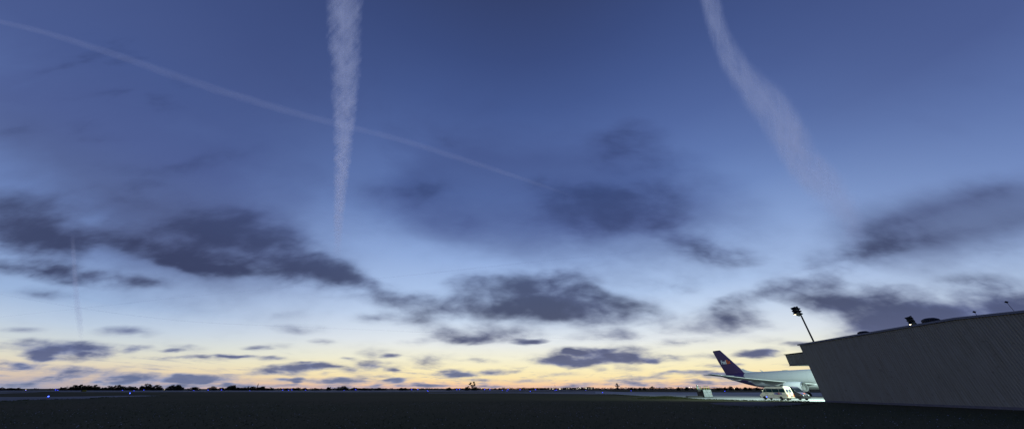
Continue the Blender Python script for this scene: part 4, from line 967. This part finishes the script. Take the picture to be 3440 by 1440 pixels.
def contrail(pts, alt, m, label, sub=14, thick=.10):
    """pts: (x, y, width, strength) in 2576-wide photo pixels, unprojected on to the height alt"""
    k = 3440 / 2576.0; P = []
    for j in range(len(pts) - 1):
        for q in range(sub):
            t = q / sub; a0, a1, a2, a3 = pts[max(j-1, 0)], pts[j], pts[j+1], pts[min(j+2, len(pts)-1)]
            P.append([max(0.0, .5 * (2*a1[i] + (a2[i]-a0[i])*t + (2*a0[i]-5*a1[i]+4*a2[i]-a3[i])*t*t + (3*a1[i]-a0[i]-3*a2[i]+a3[i])*t**3)) if i > 1 else .5 * (2*a1[i] + (a2[i]-a0[i])*t + (2*a0[i]-5*a1[i]+4*a2[i]-a3[i])*t*t + (3*a1[i]-a0[i]-3*a2[i]+a3[i])*t**3) for i in range(4)])
    P.append(list(pts[-1]))
    C = []; Wd = []; Sg = []
    for x, y, w, s in P:
        d = ray(x * k, y * k); t = (alt - CAMH) / d.z; C.append(d * t + Vector((0, 0, CAMH))); Wd.append(w * 1.08 * k * t / FPX / 2); Sg.append(s)
    n = 16; vs = []; fs = []; ac = []; al = []; stg = []; run = 0
    for i, c in enumerate(C):
        if i: run += (C[i] - C[i-1]).length / max(Wd[i] * 2, 1)
        tg = (C[min(i+1, len(C)-1)] - C[max(i-1, 0)]).normalized(); vw = (c - Vector((0, 0, CAMH))).normalized()
        lat = tg.cross(Vector((0, 0, 1))); lat.normalize()
        f = abs(lat.dot(vw)); wd = Wd[i] / max(sqrt(1 - f * f), .35)
        for j in range(n):
            a = 2*pi*j/n; vs.append(c + lat * wd * cos(a) + Vector((0, 0, 1)) * wd * thick * sin(a)); ac.append(cos(a)); al.append(run); stg.append(Sg[i])
        if i: o = (i-1) * n; fs += [(o+j, o+(j+1) % n, o+n+(j+1) % n, o+n+j) for j in range(n)]
    me = bpy.data.meshes.new('contrail'); me.from_pydata(vs, [], fs); me.materials.append(m)
    for nm, dat in (('across', ac), ('along', al), ('strength', stg)):
        at = me.attributes.new(nm, 'FLOAT', 'POINT'); at.data.foreach_set('value', dat)
    me.polygons.foreach_set('use_smooth', [True] * len(me.polygons)); me.update()
    me.normals_split_custom_set_from_vertices([(sdir + Vector((0, 0, -.35))).normalized()] * len(vs))   # thin ice cloud scatters evenly: shade it as facing the low light
    o = bpy.data.objects.new('contrail', me); COL.objects.link(o); o.visible_shadow = True
    return tag(o, label, 'contrail', None)
m_tr = trail_mat('fresh_contrail', .62, 1.0, .12, 1.5, (.60, .70, 1.0), 2.3)
m_tr1 = trail_mat('drifting_contrail', .50, .45, .0, 1.7, (.58, .69, 1.0), 2.2, 1.0)
m_tr2 = trail_mat('old_contrail', .15, .5, .0, 1.7, (.62, .70, .98), 1.6)
m_tr3 = trail_mat('thin_contrail', .085, .02, -.2, 1.0, (.30, .36, .60), .6)
contrail([(868,-60,88,.75),(868,0,86,.78),(867,100,84,.82),(868,200,72,.85),(866,300,57,.85),(861,400,43,.95),(856,480,34,.95),(851,560,27,.75),(849,650,20,.0)], 9500, m_tr, 'broad bright contrail dropping straight down left of the middle of the sky')
contrail([(1768,-60,48,.75),(1786,0,50,.75),(1816,100,52,.75),(1866,190,70,.75),(1930,262,92,.95),(1980,335,88,1.1),(2014,400,86,1.05),(2056,450,96,.85),(2100,500,84,.65),(2140,560,60,.4),(2155,630,40,0)], 9000, m_tr1, 'ragged kinked contrail slanting down the right part of the sky')
contrail([(-60,38,16,.5),(0,55,18,.55),(120,85,22,.6),(300,142,26,.6),(480,205,28,.6),(640,255,26,.6),(800,300,22,.55),(1000,350,18,.5),(1160,400,18,.5),(1300,445,14,.45),(1450,497,10,.0)], 9800, m_tr2, 'long faint diagonal contrail crossing the upper left sky')
contrail([(182,585,8,.0),(185,640,9,1.0),(188,690,10,1.2),(193,750,13,1.6),(199,800,14,1.5),(204,855,10,.2)], 9000, m_tr2, 'short faint upright contrail low at the far left')
contrail([(-40,733,5,.5),(240,780,5,.7),(480,808,5,.7),(760,822,5,.6),(1000,832,4.5,.5),(1300,846,4,.4),(1740,862,4,.2)], 9800, m_tr3, 'thin line contrail sagging across the low left sky')
contrail([(-40,801,5,.3),(240,771,5,.5),(480,745,5,.5),(800,715,5,.35),(1050,690,5,.5),(1300,663,5,.45),(1600,632,4,.1)], 9600, m_tr3, 'thin straight contrail rising from the low left towards the right')
print('objects', len(bpy.data.objects))
